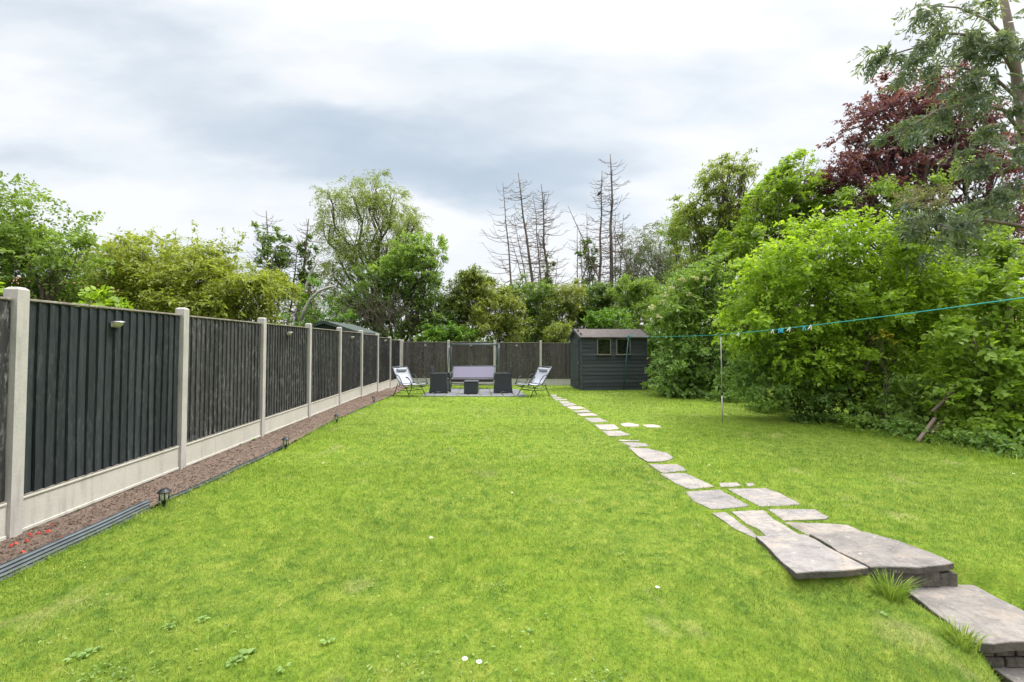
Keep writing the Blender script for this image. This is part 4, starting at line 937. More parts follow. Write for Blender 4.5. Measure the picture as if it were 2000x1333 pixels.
def rosette(x, y, lab, n=9, size=.06, m=None, h=.014):
    r = np.random.default_rng(int(abs(x*100)+y*1000)); a = r.uniform(0, 6.28, n)
    Cc = np.stack([x+.01*np.cos(a), y+.01*np.sin(a), np.full(n, float(g(x, y))+h)], 1); size *= .62; D = unit(np.stack([np.cos(a), np.sin(a), r.uniform(0, .3, n)], 1)); Nn = np.tile([0, 0, 1.], (n, 1))
    V, F, k_ = leaf_geom(Cc, D, Nn, size*r.uniform(.7, 1.2, n), .55, fine=True)
    o = np_mesh('weed', V, F, m or LF_BRAM, tone=np.repeat(r.uniform(.5, 1, n), k_)); return tag(o, lab, 'weed', 'low weeds')
for i, (px, pyx, n, s_, lab) in enumerate(((480, 1285, 16, .06, 'broad-leaved weed patch near the bottom, left of centre'), (455, 1300, 10, .05, 'small weed left of the broad-leaved patch'), (330, 1228, 10, .05, 'flat pale weed in the left foreground grass'), (395, 1215, 9, .05, 'flat weed right of the pale weed in the left foreground'),
                         (175, 1280, 14, .055, 'weed patch in the bottom left foreground'), (145, 1290, 8, .05, 'small weed at the far bottom left'), (640, 1255, 10, .045, 'pale weed near the bottom, right of the broad-leaved patch'), (556, 1310, 7, .045, 'pinkish weed on the bottom edge of the lawn'),
                         (1720, 1205, 3, .05, 'single round-leaved weed in the lawn left of the middle step'), (1030, 1240, 8, .04, 'tiny weed in the middle foreground grass'))):
    q = G(px, pyx); rosette(q.x, q.y, lab, n, s_)
for (px, pyx, lab, s_) in ((395, 895, 'green weed in the soil beside the second post', .09), (465, 872, 'flat seedling weeds in the soil before the third post', .06), (495, 862, 'small green weed at the foot of the third post', .07), (538, 842, 'low weed along the gravel board after the third post', .08), (716, 772, 'weed tuft at the foot of the far side fence', .12), (150, 1000, 'dark seedling at the foot of the first gravel board', .05)):
    q = G(px, pyx); rosette(q.x, q.y, lab, 16, s_, LF_BRIGHT, .03)
def clover():                                            # clover and small broad leaves mixed through the turf
    r = np.random.default_rng(77); Cs = []
    for _ in range(55):
        y = 1.9+5.5*r.uniform()**1.6; x = r.uniform(-1.15, .5)*y
        if x < edge_x(y)+.2 or x > hedge_x(y)-.3: continue
        n = int(r.uniform(14, 60)); sp_ = r.uniform(.05, .22)
        Cs.append(np.stack([x+r.normal(size=n)*sp_, y+r.normal(size=n)*sp_*.8], 1))
    Q = np.concatenate(Cs); X, Y = Q[:, 0], Q[:, 1]; k_ = X > edge_x(Y)+.05
    for p in slab_polys: k_ &= ~inside(X, Y, p)
    X, Y = X[k_], Y[k_]; n = len(X); C = np.stack([X, Y, g(X, Y)+bump2(X, Y)*.6+r.uniform(.004, .018, n)], 1)
    a = r.uniform(0, 6.28, n); D = unit(np.stack([np.cos(a), np.sin(a), r.uniform(-.1, .5, n)], 1)); Nn = unit(r.normal(size=(n, 3))*.3+np.array([0, 0, 1]))
    V, F, q = leaf_geom(C, D, Nn, r.uniform(.009, .022, n), .6, fine=True)
    tag(np_mesh('clover', V, F, LF_CLOVER, tone=np.repeat(r.uniform(0, 1, n), q)), 'small clover and plantain leaves mixed through the mown grass', 'clover', kind='stuff')
LF_CLOVER = leaf_mat('leaf_clover', (.12, .20, .04), (.20, .29, .065), (.28, .37, .11), .3)
clover()
def daisy(px, pyx, lab):
    q = G(px, pyx, .045); root = empty('daisy', q); tag(root, lab, 'daisy', 'white daisies in the lawn'); k_ = MB()
    for t in range(10):
        a = t*.628; k_.add([(0, 0, 0), (.011*math.cos(a-.2), .011*math.sin(a-.2), .003), (.015*math.cos(a), .015*math.sin(a), .004), (.011*math.cos(a+.2), .011*math.sin(a+.2), .003)], [(0, 1, 2, 3)])
    k_.build('petals', WHITEP, root); k_ = MB(); k_.lathe([(.004, 0), (.004, .003), (.001, .005)], n=8); k_.build('flower_centre', YELC, root)
    k_ = MB(); k_.tube([(0, 0, -.04), (0, 0, 0)], .001, 5); k_.build('stem', BLADE, root)
for px, pyx, lab in ((908, 1288, 'left daisy of the pair in the bottom foreground'), (936, 1294, 'right daisy of the pair in the bottom foreground'), (842, 1051, 'lone daisy in the middle of the lawn'), (1284, 1148, 'daisy left of the raised slabs'), (1000, 963, 'small daisy near the darker grass spot'), (632, 905, 'daisy in the left lawn opposite the second path lamp'),
                   (1046, 836, 'daisy in the far lawn left of the path'), (944, 792, 'daisy in the far lawn before the cube table'), (1205, 802, 'daisy right of the stepping stones'), (1980, 926, 'daisy by the hedge at the right edge'), (1385, 909, 'daisy right of the path slabs')):
    daisy(px, pyx, lab)

# ------------------------------------------------------------------ background: neighbours
def green_shed():
    x, y = -6.0, 14.5; root = empty('neighbour_shed', (x, y, .06)); tag(root, 'sage green neighbouring shed, only its roof peeping over the side fence', 'shed')
    m_ = MB(); m_.prism([(-.95, 0), (.95, 0), (.95, 1.80), (0, 2.12), (-.95, 1.80)], 2.4, Matrix.Translation((0, 1.2, 0)) @ Matrix(((1, 0, 0, 0), (0, 0, -1, 0), (0, 1, 0, 0), (0, 0, 0, 1)))); m_.build('wall', GREENSHED, root)
    for sg in (-1, 1):
        m_ = MB(); m_.add([(0, -.12, 2.20), (sg*1.08, -.12, 1.84), (sg*1.08, 2.5, 1.84), (0, 2.5, 2.20), (0, -.12, 2.15), (sg*1.08, -.12, 1.79), (sg*1.08, 2.5, 1.79), (0, 2.5, 2.15)], [(0, 1, 2, 3), (7, 6, 5, 4), (0, 4, 5, 1), (1, 5, 6, 2), (2, 6, 7, 3), (3, 7, 4, 0)]); m_.build('roof', simple('grey_green_felt', (.055, .07, .06), .9), root)
        m_ = MB(); m_.add([(0, -.15, 2.21), (sg*1.10, -.15, 1.85), (sg*1.10, -.15, 1.75), (0, -.15, 2.11), (0, -.125, 2.21), (sg*1.10, -.125, 1.85), (sg*1.10, -.125, 1.75), (0, -.125, 2.11)], [(0, 1, 2, 3), (7, 6, 5, 4), (0, 4, 5, 1), (1, 5, 6, 2), (2, 6, 7, 3), (3, 7, 4, 0)]); m_.build('bargeboard', GREENSHED, root)
green_shed()
def house(x, y, wd, dp, he, hr, rz, lab, name='house'):
    root = empty(name, (x, y, -.3), rz); tag(root, lab, 'house')
    m_ = MB(); m_.prism([(-dp/2, 0), (dp/2, 0), (dp/2, he), (0, hr), (-dp/2, he)], wd, Matrix(((0, 0, 1, 0), (1, 0, 0, 0), (0, 1, 0, 0), (0, 0, 0, 1)))); m_.build('wall', RENDERW, root)
    for sg in (-1, 1):
        m_ = MB(); a = wd/2+.3; e = dp/2+.35; ze = he-(hr-he)*.35/(dp/2)
        n = 14
        for i in range(n):
            t0, t1 = i/n, (i+1)/n; y0, y1 = sg*e*t0, sg*e*t1; z0 = hr+.12+(ze-hr)*t0; z1 = hr+.12+(ze-hr)*t1
            m_.tone = random.random(); m_.add([(-a, y0, z0+.02), (a, y0, z0+.02), (a, y1, z1+.06), (-a, y1, z1+.06), (-a, y1, z1), (a, y1, z1)], [(0, 1, 2, 3), (3, 2, 5, 4)])
        m_.build('roof', ROOFTILE, root)
    for i in (-1, 1):
        m_ = MB(); m_.box((i*wd*.25, -dp/2-.02, he*.6), (1.2, .08, 1.1)); f = m_.build('window', simple('white_window_frame', (.7, .7, .7)), root)
        m_ = MB(); m_.box((i*wd*.25, -dp/2-.065, he*.6), (1.05, .02, .95)); m_.build('pane', GLASS, f)
q = P(120, 600, 30); house(q.x, 30, 9, 7, 3.6, 6.1, .2, 'pale house with terracotta tiled roof, glimpsed behind the big left tree')
q = P(1815, 668, 15); house(q.x+1.4, 16.5, 5, 4, 2.1, 3.1, -.3, 'cream low house glimpsed through the right hedge')

# distant growth that reads as one mass behind the back fence and beyond the hedge
def band(name, lab, pts, m, seed, **kw):
    tag(crown(name, pts, m, None, seed=seed, **kw), lab, 'hedge', kind='stuff')
band('distant_growth', 'distant band of mixed green growth closing the view behind the back fence', [((x, 34+2*math.sin(x), .8+.5*math.sin(x*1.7)), (1.6, 1.2, 1.9+.5*math.sin(x*.9))) for x in np.arange(-20, 17, 1.5)], LF_DARK, 70, size=.2, ratio=.6, per=8, slen=.4, dens=22, gap=.1)
band('distant_growth', 'dim green growth closing the view beyond the right-hand hedge', [((11.5+.5*math.sin(y), y, 1.9+.4*math.sin(y*2.1)), (1.0, 1.0, 2.4)) for y in np.arange(4, 26, 1.3)], LF_GREEN, 71, size=.14, ratio=.6, per=8, slen=.3, dens=30, gap=.1)
# ------------------------------------------------------------------ trees and shrubs, from left to right
EN = []
def sh(lst, depth):                                      # upright shoots: (px0, py0, px1, py1)
    return [(P(a, b, depth), P(c, d, depth)) for a, b, c, d in lst]
ground_z = -.15
def base(px, depth): q = P(px, 700, depth); return (q.x, q.y, ground_z)
b = BL([(30, 475, 75, 90), (90, 480, 62, 85), (-60, 450, 90, 130), (20, 560, 80, 50), (100, 560, 62, 50, .4), (140, 500, 28, 50)], 9.5, 1.0)
tree('broadleaf_tree', 'tall loose green tree with upright shoots at the far left', 'tree', base(20, 9.5), b, BARK, .10, LF_GREEN, size=.085, ratio=.55, per=9, slen=.30, dens=62, droop=.25, gap=.6, seed=2, lump=.5, shell=.6,
     shoots=sh([(10, 420, 8, 345), (30, 420, 34, 362), (62, 430, 66, 372), (84, 430, 92, 376), (102, 440, 110, 398), (128, 450, 142, 416), (150, 480, 172, 434), (130, 470, 134, 424), (50, 420, 48, 385), (-20, 400, -10, 340)], 9.5), twigs=9, stems=2)
b = BL([(300, 530, 95, 65), (390, 545, 95, 60), (235, 520, 55, 50), (480, 565, 70, 45), (340, 585, 110, 40), (430, 610, 110, 30), (210, 575, 50, 40), (530, 560, 28, 30)], 12, 1.2)
tree('maple_tree', 'wide yellow-green maple spreading above the side fence', 'tree', base(350, 12), b, BARK, .12, LF_YELLOW, size=.095, ratio=.5, per=9, slen=.34, dens=78, droop=.4, gap=.3, seed=3, lump=.32, aup=.1,
     shoots=sh([(375, 500, 380, 440), (430, 500, 436, 452), (466, 510, 462, 455), (450, 520, 478, 462), (296, 480, 300, 447), (340, 490, 345, 458), (240, 490, 228, 462)], 12), twigs=10)
b = BL([(150, 585, 60, 40), (230, 600, 60, 35), (80, 600, 70, 35)], 15, 1.0)
tree('hedge_shrub', 'mid green shrub filling the gap between the big left tree and the maple', 'shrub', base(150, 15), b, BARK, .06, LF_DARK, size=.09, per=8, slen=.3, dens=34, seed=4)
b = BL([(195, 592, 26, 18), (228, 600, 26, 10), (185, 605, 20, 12)], 6.4, .2)
tree('hazel_sprig', 'bright lime big-leaved sprig just peeping over the blue-black panel', 'shrub', (P(200, 700, 6.4).x, 6.4, -.1), b, BARK, .02, LF_LIME, size=.09, ratio=.8, per=5, slen=.16, dens=70, droop=.2, seed=5, fine=True, twigs=3)
b = BL([(5, 575, 14, 10), (-20, 570, 20, 14)], 6, .2)
tree('hazel_sprig', 'bright leafy sprig behind the first post at the left edge', 'shrub', (P(-20, 700, 6).x, 6, -.1), b, BARK, .02, LF_LIME, size=.08, ratio=.8, per=5, slen=.14, dens=60, seed=6, fine=True, twigs=3)

def dead(px0, py0, px1, py1, depth, r, lab, nb=34, blen=1.35, group='bare dead conifer trunks beyond the back fence', name='dead_conifer', start=.22, lean=0):
    a = P(px0, py0, depth); t = P(px1, py1, depth); root = empty(name, (0, 0, 0)); tag(root, lab, 'dead tree', group)
    dirv_ = (t-a); a0 = a - dirv_*((a.z-ground_z)/max(.1, dirv_.z)) if lean == 0 else a
    m_ = MB(); Ln = (t-a0).length; n = 9; pts = []
    wob = [Vector((random.gauss(0, 1), random.gauss(0, 1), 0))*.0035*Ln for _ in range(n+1)]
    for i in range(n+1): pts.append(a0.lerp(t, i/n)+wob[i]*(1 if 0 < i < n else 0))
    m_.tube(pts, [r*.8*(1-.85*i/n) for i in range(n+1)], 7); m_.build('trunk', DEADB, root, True)
    m_ = MB()
    for _ in range(int(nb*2.3)):
        f = random.uniform(start, .97); k_ = f*n; i = min(n-1, int(k_)); p = pts[i].lerp(pts[i+1], k_-i)
        az = random.uniform(0, 6.28); l = 1.35*blen*(1.12-f)**.6*random.uniform(.15, 1.0)**.8; h = Vector((math.cos(az), math.sin(az), 0))
        up = random.uniform(-.12, .30)
        q = [p, p+h*l*.4+Vector((0, 0, up*l*.3-.05*l)), p+h*l*.75+Vector((0, 0, up*l*.6)), p+h*l+Vector((0, 0, up*l+.22*l))]
        rr = min(.022, r*.14*(1.2-f)+.008); m_.tube(q, [rr, rr*.8, rr*.6, rr*.4], 4, cap=False)
        for _ in range(random.randint(1, 4)):
            s_ = q[1].lerp(q[3], random.random()); az2 = az+random.uniform(-1, 1); l2 = l*random.uniform(.15, .4)
            m_.tube([s_, s_+Vector((math.cos(az2)*l2, math.sin(az2)*l2, random.uniform(-.2, .4)*l2))], [rr*.5, rr*.25], 3, cap=False)
    m_.build('branches', DEADB, root)
    return root, pts
dead(1001, 575, 982, 356, 30, .13, 'bare dead trunk standing leftmost in the left-hand dead group', 46, 2.3)
dead(1044, 585, 1012, 338, 30.5, .22, 'tallest thick dead trunk of the left-hand group, leaning left', 52, 2.0)
dead(1036, 590, 1004, 425, 31.5, .11, 'thin dead trunk close left of the thick leaning trunk', 24, 1.2)
dead(1028, 580, 996, 460, 29, .09, 'slender leaning dead trunk between the leftmost and thick leaning ones', 20, 1.2)
dead(1058, 580, 1041, 382, 32, .12, 'thin dead trunk just right of the thick leaning trunk', 34, 1.1)
dead(1071, 590, 1057, 360, 30, .20, 'twiggy dead trunk with dense bare branches, right of the left-hand group', 90, 2.2)
dead(1052, 580, 1056, 460, 29, .08, 'short thin dead trunk in front of the twiggy one', 20, 1.0)
dead(1080, 590, 1090, 500, 29.5, .07, 'short bare sapling right of the twiggy dead trunk', 30, 1.6)
dead(1128, 590, 1128, 438, 33, .11, 'thin dead trunk leftmost in the right-hand dead group', 30, 1.6)
dead(1137, 590, 1133, 452, 32, .10, 'thin dead trunk second from left in the right-hand group', 22, 1.2)
dead(1153, 590, 1146, 415, 31, .10, 'thin dead trunk above the ivy column', 26, 1.3)
rt, _ = dead(1172, 600, 1176, 334, 30, .19, 'tall pinkish dead trunk where the bird is perched', 48, 2.0)
dead(1196, 610, 1192, 302, 30.5, .26, 'tallest dead trunk of all, straight and dark', 60, 2.2)
dead(1203, 590, 1202, 415, 32, .10, 'thin dead trunk right behind the tallest one', 34, 1.4)
dead(1208, 590, 1218, 418, 31, .10, 'thin dead trunk rightmost in the right-hand dead group', 40, 1.9)
dead(1187, 585, 1109, 402, 29, .12, 'dead trunk leaning steeply left across the right-hand group', 14, .9)
dead(1252, 600, 1198, 442, 29.5, .15, 'reddish dead trunk leaning left at the right end of the dead group', 40, 2.2)
dead(1183, 620, 1162, 515, 28.5, .10, 'short broken leaning dead stem in front of the tall pair', 12, .9)
dead(1244, 600, 1235, 520, 28.5, .13, 'low bare reddish stem beside the pale birch', 46, 2.0)
# bird
q = P(1170, 379, 29.9); m_ = MB()
m_.lathe([(.01, -.16), (.06, -.10), (.09, 0), (.08, .08), (.045, .13), (.05, .17), (.04, .21), (.01, .235)], n=10, M=Matrix.Translation(q) @ Matrix.Rotation(.6, 4, 'Y'))
m_.add([q+Vector(v) for v in ((-.06, -.03, -.1), (-.06, .03, -.1), (-.26, .04, -.17), (-.26, -.04, -.17), (-.06, 0, -.06))], [(0, 1, 2, 3), (4, 3, 2), (0, 3, 4), (1, 4, 2)])
tag(m_.build('bird', BLACKM, smooth=True), 'dark bird perched high on the pinkish dead trunk', 'bird')

# ivy-clad trees at the left
dead(530, 640, 520, 412, 26, .16, 'bare top of a dead tree rising from ivy right of the maple', 40, 1.8, group='dead trees right of the maple', start=.3)
dead(578, 640, 603, 428, 25, .20, 'bare pale dead tree leaning right beside the birch', 50, 2.0, group='dead trees right of the maple', start=.2)
dead(562, 640, 584, 470, 25.5, .12, 'bare forked dead tree between the two ivy columns', 36, 1.6, group='dead trees right of the maple', start=.2)
b = BL([(540, 480, 24, 38), (532, 515, 30, 40), (515, 455, 12, 18), (548, 550, 28, 40)], 24, .8)
tree('ivy_column', 'dark ivy-covered tree just right of the maple', 'tree', base(535, 24), b, DEADB, .15, LF_DARK, size=.13, per=8, slen=.25, dens=28, seed=8, gap=.2, twigs=3)
b = BL([(603, 490, 13, 26), (600, 530, 17, 30), (598, 570, 16, 30)], 25, .6)
tree('ivy_column', 'narrow dark ivy column left of the birch', 'tree', base(600, 25), b, DEADB, .12, LF_DARK, size=.13, per=8, slen=.22, dens=30, seed=9, gap=.2, twigs=3)
root = empty('bent_branch', (0, 0, 0)); tag(root, 'pale curved dead branch arching over the green shed', 'dead branch'); m_ = MB()
m_.tube([P(x, y, 19) for x, y in ((588, 625), (595, 605), (606, 585), (622, 570), (640, 562), (656, 559))], [.07, .065, .06, .055, .045, .03], 7); m_.build('limb', BIRCHB, root, True)
m_ = MB(); m_.tube([P(x, y, 19.5) for x, y in ((590, 590), (598, 560), (606, 535), (616, 518), (624, 500))], [.06, .055, .05, .04, .02], 7)
tag(m_.build('dead_branch', BIRCHB, smooth=True), 'pale straight dead branch pointing up right beside the birch', 'dead branch')

# birch
b = BL([(690, 385, 38, 34), (735, 375, 40, 34), (765, 400, 32, 34), (650, 400, 24, 36), (645, 440, 22, 36), (720, 410, 50, 30), (790, 440, 32, 28), (812, 435, 16, 24), (760, 470, 60, 40), (700, 480, 55, 34), (660, 500, 36, 36), (650, 540, 36, 30), (700, 530, 50, 40), (640, 590, 50, 30), (690, 590, 40, 40), (780, 500, 50, 40)], 28, 1.6)
tree('birch_tree', 'tall weeping birch with airy olive crown behind the side fence', 'tree', base(738, 28), b, BARK, .20, LF_BIRCH, size=.10, ratio=.45, per=12, slen=.6, dens=24, droop=.6, upn=.6, gap=.6, seed=10, lump=.32, aup=-.1, twigs=9, fork=.45, stems=2)
b = BL([(625, 610, 45, 30), (590, 625, 40, 22), (660, 615, 35, 30), (615, 570, 25, 20)], 20, .9)
tree('light_shrub', 'light green feathery shrub under the birch beside the arching branch', 'shrub', base(620, 20), b, BARK, .07, LF_BRIGHT, size=.10, per=8, slen=.3, dens=26, seed=11, gap=.4)
b = BL([(740, 560, 55, 55), (780, 600, 80, 55), (830, 570, 45, 55), (720, 620, 60, 40), (840, 620, 50, 45), (700, 590, 35, 30)], 22, 1.2)
tree('ivy_shrub_mass', 'big dark shrub tangled with bare twigs right of the green shed', 'shrub', base(780, 22), b, BARK, .16, LF_DARK, size=.12, per=9, slen=.32, dens=30, seed=12, gap=.45, lump=.35, twigs=14)
b = BL([(810, 490, 45, 26), (848, 484, 24, 20), (790, 515, 40, 28), (760, 525, 35, 22), (832, 505, 34, 24), (822, 545, 40, 26)], 21.5, .9)
tree('ivy_tree', 'green ivy crown bulging to the right in front of the birch', 'tree', base(800, 21.8), b, BARK, .12, LF_ELDER, size=.11, per=9, slen=.26, dens=38, seed=13, gap=.15, lump=.25)
root = empty('bramble_tangle', (0, 0, 0)); tag(root, 'grey tangle of bare arching twigs over the fence left of the dark shrub', 'dead twigs'); m_ = MB()
for _ in range(90):
    x0, y0 = random.uniform(668, 790), random.uniform(600, 655); x1, y1 = x0+random.gauss(-12, 30), y0-random.uniform(5, 60); d_ = random.uniform(20.1, 20.8); A_, B_ = P(x0, y0, d_), P(x1, y1, d_-.3); M_ = (A_+B_)/2+Vector((random.gauss(0, .15), 0, .15+random.random()*.2))
    m_.tube([A_, A_.lerp(M_, .6), M_, M_.lerp(B_, .6), B_+Vector((0, 0, -.1))], [.014, .012, .010, .008, .005], 4, cap=False)
m_.build('twigs', DEADB, root)
b = BL([(868, 652, 45, 16), (840, 660, 30, 12), (905, 655, 30, 14), (880, 640, 25, 14)], 20.4, .6)
tree('bright_shrub', 'bright fresh green shrub leaning on the back fence left of the swing seat', 'shrub', base(870, 20.4), b, BARK, .04, LF_BRIGHT, size=.11, ratio=.7, per=7, slen=.2, dens=50, seed=14, gap=.1, twigs=3)
for i, (lst, dpt, m, lab, kw) in enumerate((
    ([(920, 560, 42, 34), (900, 585, 40, 40), (950, 580, 40, 34), (915, 620, 45, 34), (925, 540, 20, 20), (880, 610, 30, 34)], 22.5, LF_LAUREL, 'olive laurel with loose pointed top behind the fence left of the swing', {}),
    ([(975, 610, 48, 38), (960, 640, 50, 26), (1000, 640, 40, 30), (985, 585, 30, 22)], 21.2, LF_OLIVE, 'yellowish laurel bush directly behind the swing seat', {}),
    ([(1050, 600, 40, 34), (1040, 635, 36, 36), (1065, 575, 26, 22), (1020, 575, 28, 26)], 24, LF_DARK, 'dark ivy bush at the feet of the left-hand dead trunks', {}),
    ([(1090, 610, 36, 34), (1080, 645, 36, 26), (1110, 580, 34, 28)], 23, LF_LAUREL, 'olive bush right of the dark ivy bush', {}),
    ([(1085, 655, 22, 18), (1100, 645, 18, 18)], 20.6, LF_OLIVE, 'small yellow-green bush just left of the shed', {}),
    ([(1150, 600, 40, 34), (1190, 605, 40, 40), (1140, 630, 40, 34), (1170, 575, 34, 22)], 24, LF_DARK, 'dark bush at the feet of the right-hand dead trunks', {}),
    ([(1195, 625, 34, 16), (1170, 630, 26, 18)], 20, LF_BRIGHT, 'fresh green bush peeping above the shed roof', {}),
    ([(1235, 610, 36, 44), (1255, 570, 30, 34), (1225, 570, 26, 30)], 22, LF_GREEN, 'brownish green bush behind the right end of the shed roof', {}))):
    b = BL(lst, dpt, 1.0); tree('laurel_bush' if m in (LF_LAUREL, LF_OLIVE) else 'background_bush', lab, 'bush', base(lst[0][0], dpt), b, BARK, .08, m, 'bushes behind the back fence', size=.13, ratio=.45, per=9, slen=.32, dens=46, seed=20+i, gap=.2, lump=.35, aup=.6)
b = BL([(1150, 480, 11, 12), (1151, 510, 14, 26), (1152, 550, 13, 26), (1140, 495, 10, 8)], 30.6, .45)
tree('ivy_column', 'ivy-wrapped trunk among the right-hand dead trunks', 'tree', base(1152, 30.6), b, DEADB, .12, LF_DARK, size=.16, per=8, slen=.25, dens=26, seed=30, gap=.2, twigs=3)
b = BL([(1070, 530, 10, 34), (1068, 575, 16, 26), (1040, 580, 12, 16)], 29.8, .5)
tree('ivy_column', 'ivy climbing the foot of the twiggy dead trunk', 'ivy', base(1070, 29.8), b, DEADB, .1, LF_DARK, size=.15, per=7, slen=.25, dens=20, seed=31, gap=.3, twigs=2)
b = BL([(1245, 480, 30, 44), (1225, 520, 26, 40), (1290, 480, 32, 48), (1265, 530, 40, 40), (1310, 520, 34, 50), (1290, 570, 40, 40)], 30, 1.6)
tree('pale_birch', 'thin pale grey-green birch right of the dead trunks', 'tree', base(1260, 30), b, BIRCHB, .16, LF_GREY, size=.11, ratio=.45, per=11, slen=.55, dens=26, droop=.6, upn=.6, gap=.6, seed=32, aup=-.1, twigs=12, stems=3)
b = BL([(1325, 440, 26, 28), (1345, 430, 26, 34), (1310, 460, 24, 24), (1350, 490, 40, 40), (1335, 540, 46, 40)], 24, 1.3)
tree('loose_tree', 'loose dark green tree at the left end of the tall right-hand trees', 'tree', base(1340, 24), b, BARK, .14, LF_GREEN, size=.12, ratio=.45, per=9, slen=.35, dens=22, seed=33, gap=.6, lump=.4)
b = BL([(1425, 318, 34, 10), (1405, 335, 36, 9), (1452, 338, 22, 8), (1450, 325, 20, 8), (1385, 352, 26, 10), (1430, 362, 34, 12), (1400, 385, 44, 18), (1370, 410, 34, 26), (1440, 400, 40, 26), (1390, 440, 60, 40), (1460, 440, 60, 46), (1410, 490, 70, 50), (1350, 440, 40, 40), (1480, 500, 70, 50), (1385, 475, 50, 44), (1500, 420, 50, 40), (1360, 520, 50, 40), (1470, 390, 40, 26), (1350, 400, 26, 22)], 17, .9)
tree('cherry_tree', 'sparse cherry tree with tiered top poking above the right-hand hedge', 'tree', base(1425, 17), b, BARK, .11, LF_CHERRY, size=.11, ratio=.45, per=8, slen=.28, dens=36, droop=.5, seed=34, gap=.45, lump=.35, fork=.55,
     shoots=sh([(1425, 345, 1420, 308), (1390, 350, 1372, 362), (1450, 340, 1470, 345)], 17))
b = BL([(1545, 335, 24, 20), (1575, 352, 30, 26), (1515, 350, 26, 14), (1530, 385, 50, 30), (1580, 395, 44, 34), (1500, 420, 46, 40), (1560, 440, 60, 40), (1500, 360, 18, 12), (1480, 390, 22, 14), (1450, 470, 50, 40), (1600, 430, 40, 30), (1545, 325, 20, 18), (1470, 540, 60, 50)], 14.5, .9)
tree('sycamore_tree', 'fresh green tree with rounded tufts left of the purple tree', 'tree', base(1545, 14.5), b, BARK, .12, LF_SYC, size=.11, ratio=.6, per=8, slen=.26, dens=42, droop=.35, seed=35, gap=.4, lump=.35)
# copper beech
b = BL([(1780, 215, 60, 46), (1830, 200, 60, 40), (1745, 255, 60, 46), (1710, 290, 40, 36), (1800, 270, 80, 46), (1870, 240, 70, 50), (1660, 330, 44, 34), (1622, 345, 36, 26), (1690, 240, 34, 34), (1730, 190, 40, 24), (1850, 165, 50, 26), (1640, 395, 40, 26), (1700, 390, 60, 30), (1720, 340, 70, 34), (1790, 340, 80, 40), (1880, 320, 80, 50), (1950, 300, 60, 60), (1960, 420, 60, 60), (1990, 500, 40, 60), (1640, 372, 30, 20), (1900, 390, 60, 40)], 14, 1.3)
tree('copper_beech', 'large dark purple-leaved tree behind the eucalyptus', 'tree', base(1860, 14), b, BARK, .18, LF_PURPLE, size=.10, ratio=.62, per=9, slen=.26, dens=42, droop=.25, seed=36, gap=.8, lump=.35, twigs=10)
b = BL([(1870, 440, 70, 40), (1820, 500, 70, 40), (1930, 500, 60, 50), (1760, 380, 40, 24), (1830, 360, 24, 20), (1900, 560, 70, 40), (1670, 385, 24, 14)], 12, .9)
tree('background_tree', 'dull green tree showing between the lime hazel and the purple tree', 'tree', base(1860, 12), b, BARK, .1, LF_GREEN, size=.09, per=8, slen=.26, dens=36, seed=37, gap=.5)
# elder and ivy bank right of the shed
b = BL([(1330, 570, 50, 38), (1312, 610, 38, 38), (1370, 560, 50, 40), (1345, 620, 60, 44), (1400, 600, 50, 50), (1385, 530, 34, 24), (1322, 640, 38, 24)], 13.8, 1.2)
er = tree('elder_bush', 'green elder bush with cream flower heads right of the shed', 'bush', base(1340, 14), b, BARK, .09, LF_ELDER, size=.10, ratio=.5, per=9, slen=.28, dens=48, droop=.3, seed=38, gap=.2, lump=.3)
fl_ = []
for (x, y) in ((1311, 562), (1332, 548), (1358, 545), (1296, 590), (1315, 602), (1343, 575), (1287, 618), (1376, 545), (1300, 575), (1390, 620), (1273, 600)):
    c = P(x, y, 12.75); fl_.append(((c.x, c.y, c.z), (.06, .06, .035)))
crown('flower_heads', fl_, CREAMFL, er, size=.028, ratio=.9, per=6, slen=.05, dens=900, seed=39, gap=0, lump=.1)
b = BL([(1308, 690, 32, 50), (1345, 700, 46, 56), (1308, 738, 28, 24), (1390, 700, 50, 60), (1350, 745, 50, 24), (1430, 720, 44, 50), (1292, 748, 22, 18), (1330, 755, 40, 18), (1400, 758, 44, 24), (1440, 765, 40, 26)], 13.2, .8)
tree('ivy_bank', 'dense dark ivy bank between the shed and the washing line prop', 'bush', base(1340, 13.4), b, BARK, .06, LF_BRAM, size=.085, ratio=.75, per=8, slen=.2, dens=62, droop=.4, seed=40, gap=.1, lump=.3)
b = BL([(1290, 700, 26, 60), (1285, 660, 24, 30), (1300, 640, 30, 30)], 17.2, .7)
tree('ivy_bank', 'shaded ivy in the corner behind the right side of the shed', 'bush', base(1295, 17.2), b, BARK, .05, LF_BRAM, size=.10, ratio=.7, per=8, slen=.22, dens=46, droop=.4, seed=46, gap=.1)
